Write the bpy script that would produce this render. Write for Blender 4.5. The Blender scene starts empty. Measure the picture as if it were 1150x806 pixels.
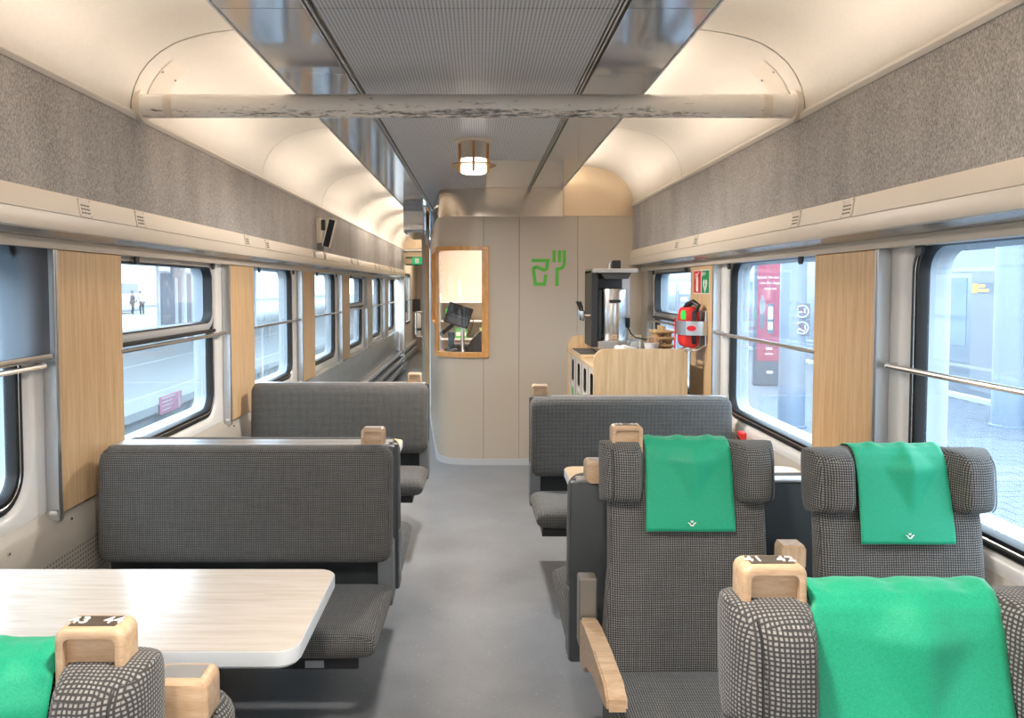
import bpy, bmesh, math, random
from mathutils import Vector, Matrix
random.seed(7)
R = math.radians
SC = bpy.context.scene
COL = SC.collection

# ---------------------------------------------------------------- camera, world, light, exposure
FPX, PITCH = 860.0, 2.5
cam_d = bpy.data.cameras.new('camera')
cam = bpy.data.objects.new('camera', cam_d); COL.objects.link(cam)
cam.location = (0.045, 0.0, 1.524)
cam.rotation_euler = (R(90 - PITCH), 0, 0)
cam_d.sensor_fit = 'HORIZONTAL'; cam_d.sensor_width = 36.0
cam_d.lens = FPX / 1150 * 36.0
cam_d.shift_x = (575 - 538) / 1150
cam_d.shift_y = -(403 - (322 + FPX * math.tan(R(PITCH)))) / 1150
cam_d.clip_start = 0.02; cam_d.clip_end = 400
SC.camera = cam

world = bpy.data.worlds.new('overcast_sky'); SC.world = world
world.use_nodes = True
bg = world.node_tree.nodes['Background']
bg.inputs['Color'].default_value = (0.72, 0.87, 1.0, 1)
bg.inputs['Strength'].default_value = 3.4

SC.view_settings.view_transform = 'Standard'
SC.view_settings.look = 'None'
SC.view_settings.exposure = 1.5
SC.view_settings.gamma = 1.0
SC.view_settings.use_curve_mapping = False
SC.cycles.max_bounces = 10
SC.cycles.diffuse_bounces = 6
SC.cycles.glossy_bounces = 5
SC.cycles.transparent_max_bounces = 16
SC.cycles.caustics_reflective = False
SC.cycles.caustics_refractive = False
SC.cycles.sample_clamp_indirect = 6.0

PITCH_Y = 1.858            # window period along the coach
PY0 = 2.65                 # first pillar panel in view starts here
COVE_W = 4.3              # watts of one hidden cove lamp
COVE_COL = (1.0, 0.895, 0.775)

def lamp(name, loc, rot, sx, sy, watts, color):
    d = bpy.data.lights.new(name, 'AREA'); d.shape = 'RECTANGLE'
    d.size = sx; d.size_y = sy; d.energy = watts; d.color = color
    o = bpy.data.objects.new(name, d); COL.objects.link(o)
    o.location = loc; o.rotation_euler = rot
    return o

# fluorescent cove lamps lying on top of the ceiling panels, shining outwards and up
for s in (-1, 1):
    for k in range(-3, 6):
        yc = PY0 + 0.257 + PITCH_Y * (k + 0.5)
        if yc < -2.8 or (s > 0 and yc > 6.2): continue
        lamp('cove_lamp', (s * (0.60 if yc < 8 else 0.74), yc, 2.44), (R(90 + 28), 0, R(-90 * s)), 1.35, 0.05, COVE_W, COVE_COL)
for y_, w_ in ((0.72, 12), (-1.9, 24), (4.43, 16)):       # the visible round lamp, plus two added unseen ones that fill the interior
    d_ = bpy.data.lights.new('ceiling_lamp_and_fill', 'AREA'); d_.shape = 'DISK'; d_.size = 0.14; d_.energy = w_; d_.color = (1, 0.93, 0.84)
    o_ = bpy.data.objects.new('ceiling_lamp_and_fill', d_); COL.objects.link(o_); o_.location = (0.014, y_, 2.36 - 0.19)
lamp('corridor_lamp', (-1.0, 16.2, 2.28), (0, 0, 0), 0.25, 1.6, 9, (1, 0.82, 0.62))
lamp('kiosk_room_lamp', (0.35, 7.7, 2.3), (0, 0, 0), 0.9, 0.9, 22, (1, 0.90, 0.80))

# ---------------------------------------------------------------- materials
def mat(name):
    m = bpy.data.materials.new(name); m.use_nodes = True
    return m, m.node_tree.nodes, m.node_tree.links, m.node_tree.nodes['Principled BSDF']

def plain(name, c, rough=0.5, metal=0.0, spec=0.5, emit=None, es=0.0, coat=0.0):
    m, n, l, p = mat(name)
    p.inputs['Base Color'].default_value = (*c, 1)
    p.inputs['Roughness'].default_value = rough
    p.inputs['Metallic'].default_value = metal
    p.inputs['Specular IOR Level'].default_value = spec
    p.inputs['Coat Weight'].default_value = coat
    if emit:
        p.inputs['Emission Color'].default_value = (*emit, 1)
        p.inputs['Emission Strength'].default_value = es
    return m

def mth(n, l, op, a, b=None, clamp=False):
    x = n.new('ShaderNodeMath'); x.operation = op; x.use_clamp = clamp
    for i, v in enumerate((a, b)):
        if v is None: continue
        if isinstance(v, (int, float)): x.inputs[i].default_value = v
        else: l.new(v, x.inputs[i])
    return x.outputs[0]

def ramp(n, l, fac, stops):
    r = n.new('ShaderNodeValToRGB')
    while len(r.color_ramp.elements) < len(stops): r.color_ramp.elements.new(0.5)
    for e, (p, c) in zip(r.color_ramp.elements, stops):
        e.position = p; e.color = (*c, 1)
    l.new(fac, r.inputs[0]); return r.outputs[0]

def coords(n, l, scale=(1, 1, 1), kind='Object'):
    t = n.new('ShaderNodeTexCoord'); mp = n.new('ShaderNodeMapping')
    mp.inputs['Scale'].default_value = scale
    l.new(t.outputs[kind], mp.inputs[0]); return mp.outputs[0]

def noise(n, l, vec, scale, detail=3, rough=0.55):
    t = n.new('ShaderNodeTexNoise'); t.inputs['Scale'].default_value = scale
    t.inputs['Detail'].default_value = detail; t.inputs['Roughness'].default_value = rough
    l.new(vec, t.inputs['Vector']); return t.outputs['Fac']

def bump(n, l, p, h, strength=0.2, dist=0.002):
    b = n.new('ShaderNodeBump'); b.inputs['Strength'].default_value = strength
    b.inputs['Distance'].default_value = dist
    l.new(h, b.inputs['Height']); l.new(b.outputs[0], p.inputs['Normal'])

def wood(name, c0, c1, c2, stretch, rough=0.42, scale=9):
    m, n, l, p = mat(name)
    v = coords(n, l, stretch)
    a = noise(n, l, v, scale, 5, 0.6); b = noise(n, l, v, scale * 5, 3, 0.6)
    f = mth(n, l, 'ADD', mth(n, l, 'MULTIPLY', a, 0.72), mth(n, l, 'MULTIPLY', b, 0.28))
    l.new(ramp(n, l, f, [(0.36, c0), (0.5, c1), (0.64, c2)]), p.inputs['Base Color'])
    p.inputs['Roughness'].default_value = rough
    bump(n, l, p, b, 0.05, 0.001)
    return m

OAK = ((0.61, 0.385, 0.19), (0.71, 0.475, 0.255), (0.78, 0.55, 0.325))
M = {}
M['wood_panel'] = wood('oak_veneer_upright', *OAK, (6, 6, 0.35))
M['wood_y'] = wood('oak_veneer_along_coach', (0.60, 0.42, 0.24), (0.70, 0.52, 0.33), (0.76, 0.58, 0.39), (0.5, 6, 6))
M['wood_block'] = wood('birch_block', (0.46, 0.29, 0.165), (0.55, 0.37, 0.23), (0.63, 0.45, 0.30), (0.9, 5, 5), 0.38, 14)
M['wood_block_v'] = wood('birch_upright', (0.46, 0.29, 0.165), (0.55, 0.37, 0.23), (0.63, 0.45, 0.30), (5, 5, 0.9), 0.38, 14)
M['wood_orange'] = wood('varnished_beech', (0.58, 0.26, 0.07), (0.68, 0.33, 0.10), (0.75, 0.40, 0.14), (4, 4, 0.7), 0.3, 12)
M['table'] = wood('pale_ash_laminate', (0.64, 0.55, 0.46), (0.72, 0.64, 0.56), (0.77, 0.70, 0.63), (0.45, 8, 8), 0.2)
M['table_warm'] = wood('honey_ash_laminate', (0.64, 0.44, 0.25), (0.73, 0.53, 0.33), (0.79, 0.60, 0.40), (0.45, 8, 8), 0.3)

def fabric(name, dark, mid, light, pitch=0.0062):
    m, n, l, p = mat(name)
    t = n.new('ShaderNodeTexCoord'); sp = n.new('ShaderNodeSeparateXYZ')
    l.new(t.outputs['UV'], sp.inputs[0])
    wob = noise(n, l, t.outputs['UV'], 45, 2)
    def band(o, off):
        ph = mth(n, l, 'MULTIPLY', mth(n, l, 'ADD', o, mth(n, l, 'MULTIPLY', wob, 0.004)), 2 * math.pi / pitch)
        sn = mth(n, l, 'SINE', ph)
        return mth(n, l, 'MULTIPLY', mth(n, l, 'ADD', sn, off), 1.1, True)
    cell = mth(n, l, 'MULTIPLY', band(sp.outputs[0], 0.62), band(sp.outputs[1], 0.62))
    # thread variation along warp and weft, then fine fuzz
    mp = n.new('ShaderNodeMapping'); mp.inputs['Scale'].default_value = (230, 9, 1); l.new(t.outputs['UV'], mp.inputs[0])
    mq = n.new('ShaderNodeMapping'); mq.inputs['Scale'].default_value = (9, 230, 1); l.new(t.outputs['UV'], mq.inputs[0])
    th = mth(n, l, 'ADD', noise(n, l, mp.outputs[0], 1, 2), noise(n, l, mq.outputs[0], 1, 2))
    fz = noise(n, l, t.outputs['UV'], 620, 2)
    v = mth(n, l, 'MULTIPLY', cell, mth(n, l, 'ADD', mth(n, l, 'MULTIPLY', th, 0.75), mth(n, l, 'MULTIPLY', mth(n, l, 'SUBTRACT', fz, 0.5), 0.9)), True)
    l.new(ramp(n, l, v, [(0.0, dark), (0.4, mid), (1.0, light)]), p.inputs['Base Color'])
    p.inputs['Roughness'].default_value = 0.92
    p.inputs['Specular IOR Level'].default_value = 0.15
    p.inputs['Sheen Weight'].default_value = 0.12
    bump(n, l, p, mth(n, l, 'ADD', cell, mth(n, l, 'MULTIPLY', fz, 0.5)), 0.35, 0.0015)
    return m
M['fabric'] = fabric('checked_wool_upholstery', (0.050, 0.048, 0.047), (0.165, 0.157, 0.148), (0.33, 0.318, 0.30))

def felt():
    m, n, l, p = mat('heather_wall_felt')
    a = noise(n, l, coords(n, l, (260, 260, 110)), 1.0, 4, 0.7)
    b = noise(n, l, coords(n, l, (5, 5, 2)), 1.0, 3)
    f = mth(n, l, 'ADD', mth(n, l, 'MULTIPLY', a, 0.82), mth(n, l, 'MULTIPLY', b, 0.18))
    l.new(ramp(n, l, f, [(0.34, (0.19, 0.18, 0.175)), (0.5, (0.40, 0.38, 0.365)), (0.66, (0.64, 0.61, 0.59))]), p.inputs['Base Color'])
    p.inputs['Roughness'].default_value = 1.0; p.inputs['Specular IOR Level'].default_value = 0.05
    bump(n, l, p, a, 0.5, 0.003)
    return m
M['felt'] = felt()

def speckle(name, c0, c1, c2, rough, sc=3.0, flecks=0.0, spec=0.5, bumpy=0.05):
    m, n, l, p = mat(name)
    v = coords(n, l)
    a = noise(n, l, v, sc, 4, 0.6); b = noise(n, l, v, sc * 60, 2, 0.6)
    f = mth(n, l, 'ADD', mth(n, l, 'MULTIPLY', a, 0.7), mth(n, l, 'MULTIPLY', b, 0.3))
    c = ramp(n, l, f, [(0.35, c0), (0.5, c1), (0.65, c2)])
    if flecks:
        fl = noise(n, l, v, 75, 1, 0.4)
        k = mth(n, l, 'MULTIPLY', mth(n, l, 'GREATER_THAN', fl, 0.725), flecks)
        mx = n.new('ShaderNodeMix'); mx.data_type = 'RGBA'
        l.new(k, mx.inputs[0]); l.new(c, mx.inputs[6]); mx.inputs[7].default_value = (0.5, 0.5, 0.5, 1)
        c = mx.outputs[2]
    l.new(c, p.inputs['Base Color'])
    r = mth(n, l, 'ADD', mth(n, l, 'MULTIPLY', a, 0.18), rough - 0.09)
    l.new(r, p.inputs['Roughness']); p.inputs['Specular IOR Level'].default_value = spec
    bump(n, l, p, b, bumpy, 0.001)
    return m
M['floor'] = speckle('grey_vinyl_floor', (0.185, 0.194, 0.21), (0.228, 0.238, 0.255), (0.275, 0.284, 0.30), 0.33, 2.2, 0.4)
M['cove'] = speckle('cream_cove_paint', (0.70, 0.635, 0.56), (0.74, 0.675, 0.60), (0.77, 0.705, 0.63), 0.42, 1.2, bumpy=0.02)
M['cream'] = plain('cream_enamel', (0.70, 0.62, 0.525), 0.38)
M['cream_dark'] = plain('cream_fascia', (0.60, 0.53, 0.45), 0.4)
M['soffit'] = plain('grey_satin_soffit', (0.36, 0.34, 0.335), 0.22, 0.5)
M['white_frame'] = plain('white_window_surround', (0.84, 0.82, 0.80), 0.32)
M['beige'] = plain('beige_laminate', (0.46, 0.405, 0.34), 0.42)
M['taupe'] = plain('taupe_booth_laminate', (0.55, 0.465, 0.37), 0.36)
M['sash'] = plain('silver_painted_sash', (0.60, 0.60, 0.60), 0.3)
M['rubber'] = plain('black_rubber', (0.012, 0.012, 0.013), 0.45)
M['steel'] = plain('brushed_steel', (0.62, 0.60, 0.58), 0.26, 1.0)
M['steel_dark'] = plain('dull_steel', (0.34, 0.34, 0.345), 0.35, 0.9)
M['alu'] = plain('satin_aluminium', (0.60, 0.61, 0.63), 0.32, 0.9)
M['brass_steel'] = plain('polished_steel_band', (0.55, 0.49, 0.42), 0.16, 1.0)
M['gold'] = plain('gold_beige_metal', (0.66, 0.52, 0.36), 0.34, 0.75)
M['dark_grey'] = plain('dark_grey_shell', (0.05, 0.054, 0.057), 0.45)
M['mid_grey'] = plain('mid_grey_post', (0.15, 0.155, 0.16), 0.45)
M['bracket'] = plain('bronze_grey_bracket', (0.27, 0.25, 0.22), 0.38, 0.5)
M['black'] = plain('black_plastic', (0.018, 0.018, 0.02), 0.4)
M['white'] = plain('white_plastic', (0.80, 0.79, 0.77), 0.4)
M['paper'] = plain('white_paper', (0.83, 0.80, 0.76), 0.8)
M['kraft'] = speckle('kraft_card', (0.42, 0.27, 0.13), (0.50, 0.33, 0.17), (0.56, 0.38, 0.21), 0.85, 8, bumpy=0.1)
M['edge'] = plain('pale_table_edge', (0.70, 0.72, 0.74), 0.3)
M['red'] = plain('red_nylon', (0.75, 0.025, 0.02), 0.6)
M['sign_red'] = plain('sign_red', (0.72, 0.015, 0.03), 0.4)
M['sign_green'] = plain('sign_green', (0.0, 0.30, 0.11), 0.4)
M['logo_green'] = plain('leaf_green_vinyl', (0.10, 0.50, 0.04), 0.45)
M['icon_green'] = plain('icon_green', (0.12, 0.50, 0.12), 0.5)
M['tag_green'] = plain('bright_green_tag', (0.05, 0.75, 0.10), 0.5)
M['exit_green'] = plain('lit_exit_green', (0.0, 0.25, 0.09), 0.5, emit=(0.0, 0.5, 0.16), es=0.25)
M['plate'] = plain('dark_bronze_plate', (0.11, 0.085, 0.06), 0.35, 0.4)
M['skirt'] = plain('pale_grey_skirting', (0.55, 0.56, 0.57), 0.4)
M['dado_shiny'] = plain('glossy_grey_dado', (0.30, 0.31, 0.32), 0.16)
M['heater'] = plain('heater_rail_grey', (0.42, 0.45, 0.49), 0.3)
M['clad_in'] = plain('pale_door_edge', (0.42, 0.45, 0.48), 0.5)
M['clad'] = plain('pale_blue_cladding', (0.50, 0.56, 0.62), 0.5)
M['navy'] = plain('dark_screen', (0.012, 0.018, 0.026), 0.12)
M['opal'] = plain('opal_lamp_glass', (0.85, 0.83, 0.78), 0.4, emit=(1, 0.93, 0.82), es=1.2)
M['opal_dark'] = plain('opal_lamp_unlit', (0.62, 0.56, 0.48), 0.4)
M['fin'] = plain('amber_lamp_fin', (0.52, 0.22, 0.05), 0.35)
M['fin_plate'] = plain('copper_lamp_ring', (0.36, 0.22, 0.10), 0.35, 0.5)
M['roof'] = plain('roof_shell', (0.2, 0.2, 0.2), 0.8)

def cloth_mat():
    m, n, l, p = mat('green_nonwoven_cloth')
    f = noise(n, l, coords(n, l), 420, 2)
    l.new(ramp(n, l, f, [(0.3, (0.0, 0.28, 0.14)), (0.7, (0.004, 0.36, 0.195))]), p.inputs['Base Color'])
    p.inputs['Roughness'].default_value = 0.55; p.inputs['Sheen Weight'].default_value = 0.25
    p.inputs['Sheen Tint'].default_value = (0.5, 1.0, 0.7, 1)
    bump(n, l, p, f, 0.15, 0.001)
    return m
M['cloth'] = cloth_mat()

def perforated(name, base, metal, rough, axes, pitch, rad, limits=None):
    """sheet metal with fine round holes on a square grid (object coordinates, axes = two of 0,1,2)"""
    m, n, l, p = mat(name)
    t = n.new('ShaderNodeTexCoord'); sp = n.new('ShaderNodeSeparateXYZ'); l.new(t.outputs['Object'], sp.inputs[0])
    ds = []
    for a in axes:
        fr = mth(n, l, 'FRACT', mth(n, l, 'MULTIPLY', mth(n, l, 'ADD', sp.outputs[a], 50.0), 1 / pitch))
        d = mth(n, l, 'SUBTRACT', fr, 0.5); ds.append(mth(n, l, 'MULTIPLY', d, d))
    hole = mth(n, l, 'LESS_THAN', mth(n, l, 'ADD', *ds), rad * rad)
    if limits:
        for (a, lo, hi) in limits:
            hole = mth(n, l, 'MULTIPLY', hole, mth(n, l, 'GREATER_THAN', sp.outputs[a], lo))
            hole = mth(n, l, 'MULTIPLY', hole, mth(n, l, 'LESS_THAN', sp.outputs[a], hi))
    mx = n.new('ShaderNodeMix'); mx.data_type = 'RGBA'
    l.new(hole, mx.inputs[0]); mx.inputs[6].default_value = (*base, 1); mx.inputs[7].default_value = (0.10, 0.10, 0.10, 1)
    l.new(mx.outputs[2], p.inputs['Base Color'])
    l.new(mth(n, l, 'MULTIPLY', mth(n, l, 'SUBTRACT', 1.0, hole), metal), p.inputs['Metallic'])
    p.inputs['Roughness'].default_value = rough
    return m
M['perf'] = perforated('perforated_ceiling_sheet', (0.64, 0.66, 0.70), 0.3, 0.40, (0, 1), 0.0125, 0.25)
M['ceil_smooth'] = plain('polished_ceiling_sheet', (0.60, 0.62, 0.66), 0.09, 0.62)
M['dado'] = perforated('perforated_dado_sheet', (0.50, 0.45, 0.39), 0.0, 0.4, (1, 2), 0.018, 0.24, [(2, 0.44, 0.575)])

def worn_pipe():
    m, n, l, p = mat('worn_cream_pipe')
    sp = n.new('ShaderNodeSeparateXYZ'); t = n.new('ShaderNodeTexCoord'); l.new(t.outputs['Object'], sp.inputs[0])
    a = noise(n, l, coords(n, l, (3.2, 40, 46)), 1.0, 5, 0.65)
    c = noise(n, l, coords(n, l, (24, 90, 90)), 1.0, 4, 0.7)
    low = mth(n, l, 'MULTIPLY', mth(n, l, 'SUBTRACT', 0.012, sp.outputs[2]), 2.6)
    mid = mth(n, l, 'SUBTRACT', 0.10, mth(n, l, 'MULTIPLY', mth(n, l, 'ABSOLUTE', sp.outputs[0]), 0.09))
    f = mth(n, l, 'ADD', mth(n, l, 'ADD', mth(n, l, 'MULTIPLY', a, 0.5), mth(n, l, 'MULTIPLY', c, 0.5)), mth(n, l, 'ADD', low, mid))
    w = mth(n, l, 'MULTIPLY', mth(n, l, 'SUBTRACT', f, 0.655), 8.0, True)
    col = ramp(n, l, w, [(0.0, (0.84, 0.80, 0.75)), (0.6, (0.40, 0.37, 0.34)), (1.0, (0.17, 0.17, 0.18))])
    l.new(col, p.inputs['Base Color']); l.new(mth(n, l, 'MULTIPLY', w, 0.5), p.inputs['Metallic'])
    p.inputs['Roughness'].default_value = 0.2; p.inputs['Coat Weight'].default_value = 0.5
    return m
M['pipe'] = worn_pipe()

def glass(name, tint, haze=0.0, refl=1.0):
    m = bpy.data.materials.new(name); m.use_nodes = True
    n, l = m.node_tree.nodes, m.node_tree.links
    n.remove(n['Principled BSDF']); out = n['Material Output']
    tr = n.new('ShaderNodeBsdfTransparent'); tr.inputs[0].default_value = (*tint, 1)
    gl = n.new('ShaderNodeBsdfGlossy'); gl.inputs['Roughness'].default_value = 0.01
    df = n.new('ShaderNodeBsdfTranslucent'); df.inputs[0].default_value = (0.9, 0.95, 1, 1)
    fr = n.new('ShaderNodeFresnel'); ge = n.new('ShaderNodeNewGeometry')
    l.new(mth(n, l, 'SUBTRACT', 1.5, mth(n, l, 'MULTIPLY', ge.outputs['Backfacing'], 1.5 - 1 / 1.5)), fr.inputs[0])   # same reflection from either side of the thin pane
    m1 = n.new('ShaderNodeMixShader'); m1.inputs[0].default_value = haze
    l.new(tr.outputs[0], m1.inputs[1]); l.new(df.outputs[0], m1.inputs[2])
    m2 = n.new('ShaderNodeMixShader'); l.new(mth(n, l, 'MULTIPLY', fr.outputs[0], refl), m2.inputs[0])
    l.new(m1.outputs[0], m2.inputs[1]); l.new(gl.outputs[0], m2.inputs[2])
    l.new(m2.outputs[0], out.inputs[0])
    return m
M['glass'] = glass('dusty_window_glass', (0.88, 0.96, 1.0), 0.05, 1.4)
M['clear'] = glass('clear_booth_glass', (0.97, 0.96, 0.95), 0.0, 0.6)
M['blind'] = glass('grey_blind_mesh', (0.60, 0.60, 0.62), 0.18, 0.1)
M['jar'] = glass('clear_jar_glass', (0.9, 0.9, 0.9), 0.1, 1.0)
# outdoors
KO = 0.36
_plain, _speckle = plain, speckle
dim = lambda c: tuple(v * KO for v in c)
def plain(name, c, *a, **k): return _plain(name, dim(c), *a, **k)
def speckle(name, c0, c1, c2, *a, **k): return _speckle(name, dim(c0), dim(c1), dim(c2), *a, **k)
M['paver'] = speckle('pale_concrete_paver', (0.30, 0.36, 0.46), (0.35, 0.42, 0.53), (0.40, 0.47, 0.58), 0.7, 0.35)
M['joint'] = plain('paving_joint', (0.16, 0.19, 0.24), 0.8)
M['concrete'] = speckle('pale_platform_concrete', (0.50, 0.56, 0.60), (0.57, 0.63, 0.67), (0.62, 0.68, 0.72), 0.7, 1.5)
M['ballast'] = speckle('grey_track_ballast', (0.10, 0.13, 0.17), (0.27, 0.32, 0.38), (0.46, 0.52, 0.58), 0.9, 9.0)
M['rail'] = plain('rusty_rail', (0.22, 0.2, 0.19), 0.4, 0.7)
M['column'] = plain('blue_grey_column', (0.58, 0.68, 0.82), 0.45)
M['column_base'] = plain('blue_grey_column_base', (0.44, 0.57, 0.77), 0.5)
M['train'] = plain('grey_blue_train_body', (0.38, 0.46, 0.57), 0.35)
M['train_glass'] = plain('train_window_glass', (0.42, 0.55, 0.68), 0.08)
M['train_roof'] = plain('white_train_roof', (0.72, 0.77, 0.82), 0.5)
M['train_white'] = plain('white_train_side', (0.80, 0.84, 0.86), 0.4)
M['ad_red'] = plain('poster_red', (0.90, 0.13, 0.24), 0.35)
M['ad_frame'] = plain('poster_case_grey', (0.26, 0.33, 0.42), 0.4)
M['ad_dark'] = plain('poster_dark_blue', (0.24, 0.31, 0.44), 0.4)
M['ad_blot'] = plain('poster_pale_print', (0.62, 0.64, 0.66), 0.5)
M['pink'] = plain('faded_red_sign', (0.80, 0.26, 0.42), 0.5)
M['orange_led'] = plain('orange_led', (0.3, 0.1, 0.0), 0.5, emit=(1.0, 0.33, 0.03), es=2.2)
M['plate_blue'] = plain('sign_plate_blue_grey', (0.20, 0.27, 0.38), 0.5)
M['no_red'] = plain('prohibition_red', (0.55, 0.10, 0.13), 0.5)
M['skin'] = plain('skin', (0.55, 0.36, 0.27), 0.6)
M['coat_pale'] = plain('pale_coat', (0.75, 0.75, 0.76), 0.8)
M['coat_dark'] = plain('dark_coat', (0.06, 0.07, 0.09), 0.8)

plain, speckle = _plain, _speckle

# ---------------------------------------------------------------- mesh helpers
class B:
    def __init__(self): self.bm = bmesh.new()
    def _faces(self, vs, fs):
        v = [self.bm.verts.new(p) for p in vs]; out = []
        for f in fs:
            try: out.append(self.bm.faces.new([v[i] for i in f]))
            except ValueError: pass
        return v, out
    def box(self, x0, x1, y0, y1, z0, z1, bev=0.0, seg=2):
        v, f = self._faces([(x, y, z) for x in (x0, x1) for y in (y0, y1) for z in (z0, z1)],
            [(0, 1, 3, 2), (4, 6, 7, 5), (0, 4, 5, 1), (2, 3, 7, 6), (0, 2, 6, 4), (1, 5, 7, 3)])
        if bev:
            e = list({e for q in f for e in q.edges})
            bmesh.ops.bevel(self.bm, geom=e, offset=bev, segments=seg, profile=0.5, affect='EDGES')
        return self
    def loft(self, rings, closed=True, cap=True):
        n = len(rings[0]); vs = [[self.bm.verts.new(p) for p in r] for r in rings]
        for a, b in zip(vs, vs[1:]):
            for i in range(n if closed else n - 1):
                j = (i + 1) % n
                try: self.bm.faces.new((a[i], a[j], b[j], b[i]))
                except ValueError: pass
        if cap and closed:
            for r in (vs[0], vs[-1]):
                try: self.bm.faces.new(r)
                except ValueError: pass
        return self
    def tube(self, pts, r, n=10, cap=True):
        pts = [Vector(p) for p in pts]; rings = []
        rr = r if isinstance(r, (list, tuple)) else [r] * len(pts)
        up = None
        for i, p in enumerate(pts):
            t = (pts[min(i + 1, len(pts) - 1)] - pts[max(i - 1, 0)]).normalized()
            if up is None: up = Vector((0, 0, 1)) if abs(t.z) < 0.9 else Vector((1, 0, 0))
            a = t.cross(up).normalized(); b = a.cross(t).normalized(); up = b
            rings.append([p + (a * math.cos(2 * math.pi * k / n) + b * math.sin(2 * math.pi * k / n)) * rr[i] for k in range(n)])
        return self.loft(rings, True, cap)
    def lathe(self, prof, c=(0, 0, 0), n=24):
        rings = [[(c[0] + r * math.cos(2 * math.pi * k / n), c[1] + r * math.sin(2 * math.pi * k / n), c[2] + z) for k in range(n)] for r, z in prof]
        return self.loft(rings, True, True)
    def prism(self, poly, axis, a, b):
        def P(u, w, t): return {'x': (t, u, w), 'y': (u, t, w), 'z': (u, w, t)}[axis]
        return self.loft([[P(u, w, a) for u, w in poly], [P(u, w, b) for u, w in poly]])
    def sheet(self, prof, y0, y1, s=1, n=1):
        """open profile of (x, z) swept along y"""
        return self.loft([[(s * x, y0 + (y1 - y0) * k / n, z) for x, z in prof] for k in range(n + 1)], False, False)
    def ring(self, la, lb): return self.loft([la, lb], True, False)
    def puff(self, w, h, t, ctr=(0, 0, 0), ex=5, ez=5, axes='xzy', mid=None, H=None, nx=22, nz=22, base=2.6):
        """closed cushion: spans w x h in the first two axes, swells +-t in the third"""
        us = [-math.cos(math.pi * i / nx) for i in range(nx + 1)]; vs = [-math.cos(math.pi * j / nz) for j in range(nz + 1)]
        def side(sg):
            g = []
            for v in vs:
                row = []
                for u in us:
                    k = max(0.0, (1 - abs(u) ** ex)) ** (1 / base) * max(0.0, (1 - abs(v) ** ez)) ** (1 / base)
                    hh = (H(u, v) if H else t) * k
                    m_ = mid(u, v) if mid else 0.0
                    q = {}; q[axes[0]] = u * w / 2; q[axes[1]] = v * h / 2; q[axes[2]] = m_ + sg * hh
                    row.append((ctr[0] + q['x'], ctr[1] + q['y'], ctr[2] + q['z']))
                g.append(row)
            return g
        for sg in (1, -1):
            self.loft(side(sg), False, False)
        bmesh.ops.remove_doubles(self.bm, verts=self.bm.verts[:], dist=1e-5)
        return self
    def round_corners(self, ax, az, ca, cz, ha, hz, r):
        for v in self.bm.verts:
            t = (abs(v.co[az] - cz) - (hz - r)) / r
            if t > 0:
                t = min(t, 1.0); f = max(0.0, abs(v.co[ax] - ca) / ha)
                v.co[ax] -= math.copysign(r * (1 - math.sqrt(max(0.0, 1 - t * t))) * f ** 6, v.co[ax] - ca)
        return self
    def shear(self, k, z0):
        for v in self.bm.verts: v.co.y += k * (v.co.z - z0)
        return self
    def xform(self, m):
        bmesh.ops.transform(self.bm, matrix=m, verts=self.bm.verts[:]); return self
    def build(self, name, m, parent=None, angle=35, uv=False, kind=None, loc=None):
        bm = self.bm
        bmesh.ops.recalc_face_normals(bm, faces=bm.faces[:])
        for f in bm.faces: f.smooth = True
        if uv:
            bm.normal_update(); ul = bm.loops.layers.uv.new('UVMap')
            for f in bm.faces:
                n = f.normal; ax = max(range(3), key=lambda i: abs(n[i]))
                for lp in f.loops:
                    c = lp.vert.co
                    lp[ul].uv = ((c.y, c.z), (c.x, c.z), (c.x, c.y))[ax]
        me = bpy.data.meshes.new(name); bm.to_mesh(me); bm.free()
        me.set_sharp_from_angle(angle=R(angle))
        mats = m if isinstance(m, (list, tuple)) else [m]
        for q in mats: me.materials.append(q)
        o = bpy.data.objects.new(name, me); COL.objects.link(o)
        if parent: o.parent = parent
        if loc: o.location = loc
        if kind: o['kind'] = kind
        return o

def tag(o, label, cat, group=None):
    o['label'] = label; o['category'] = cat; o['kind'] = 'thing'
    if group: o['group'] = group
    return o
def thing(name, label, cat, loc=(0, 0, 0), rz=0.0, group=None):
    o = bpy.data.objects.new(name, None); COL.objects.link(o)
    o.location = loc; o.rotation_euler = (0, 0, rz)
    return tag(o, label, cat, group)
def dup(root, loc, rz, label, group=None):
    r = root.copy(); COL.objects.link(r); r.location = loc; r.rotation_euler = (0, 0, rz)
    r['label'] = label
    if group: r['group'] = group
    for ch in list(root.children):
        c = ch.copy(); COL.objects.link(c); c.parent = r
        for g in list(ch.children):
            d = g.copy(); COL.objects.link(d); d.parent = c
    return r
def linked(o, parent, loc=None):
    c = o.copy(); COL.objects.link(c); c.parent = parent
    if loc: c.location = loc
    return c
def text(name, s, size, m, parent, loc, rot, depth=0.0008, align='CENTER'):
    cu = bpy.data.curves.new(name, 'FONT'); cu.body = s; cu.size = size; cu.extrude = depth
    cu.align_x = align; cu.align_y = 'CENTER'; cu.materials.append(m)
    tmp = bpy.data.objects.new(name, cu)
    me = bpy.data.meshes.new_from_object(tmp); bpy.data.objects.remove(tmp)
    o = bpy.data.objects.new(name, me); COL.objects.link(o)
    if parent: o.parent = parent
    o.location = loc; o.rotation_euler = rot
    return o
def rrect(a0, a1, b0, b1, r, n=8):
    pts = []
    for (ca, cb, st) in ((a1 - r, b1 - r, 0), (a0 + r, b1 - r, 90), (a0 + r, b0 + r, 180), (a1 - r, b0 + r, 270)):
        for k in range(n + 1):
            t = R(st + 90 * k / n); pts.append((ca + r * math.cos(t), cb + r * math.sin(t)))
    return pts
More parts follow.
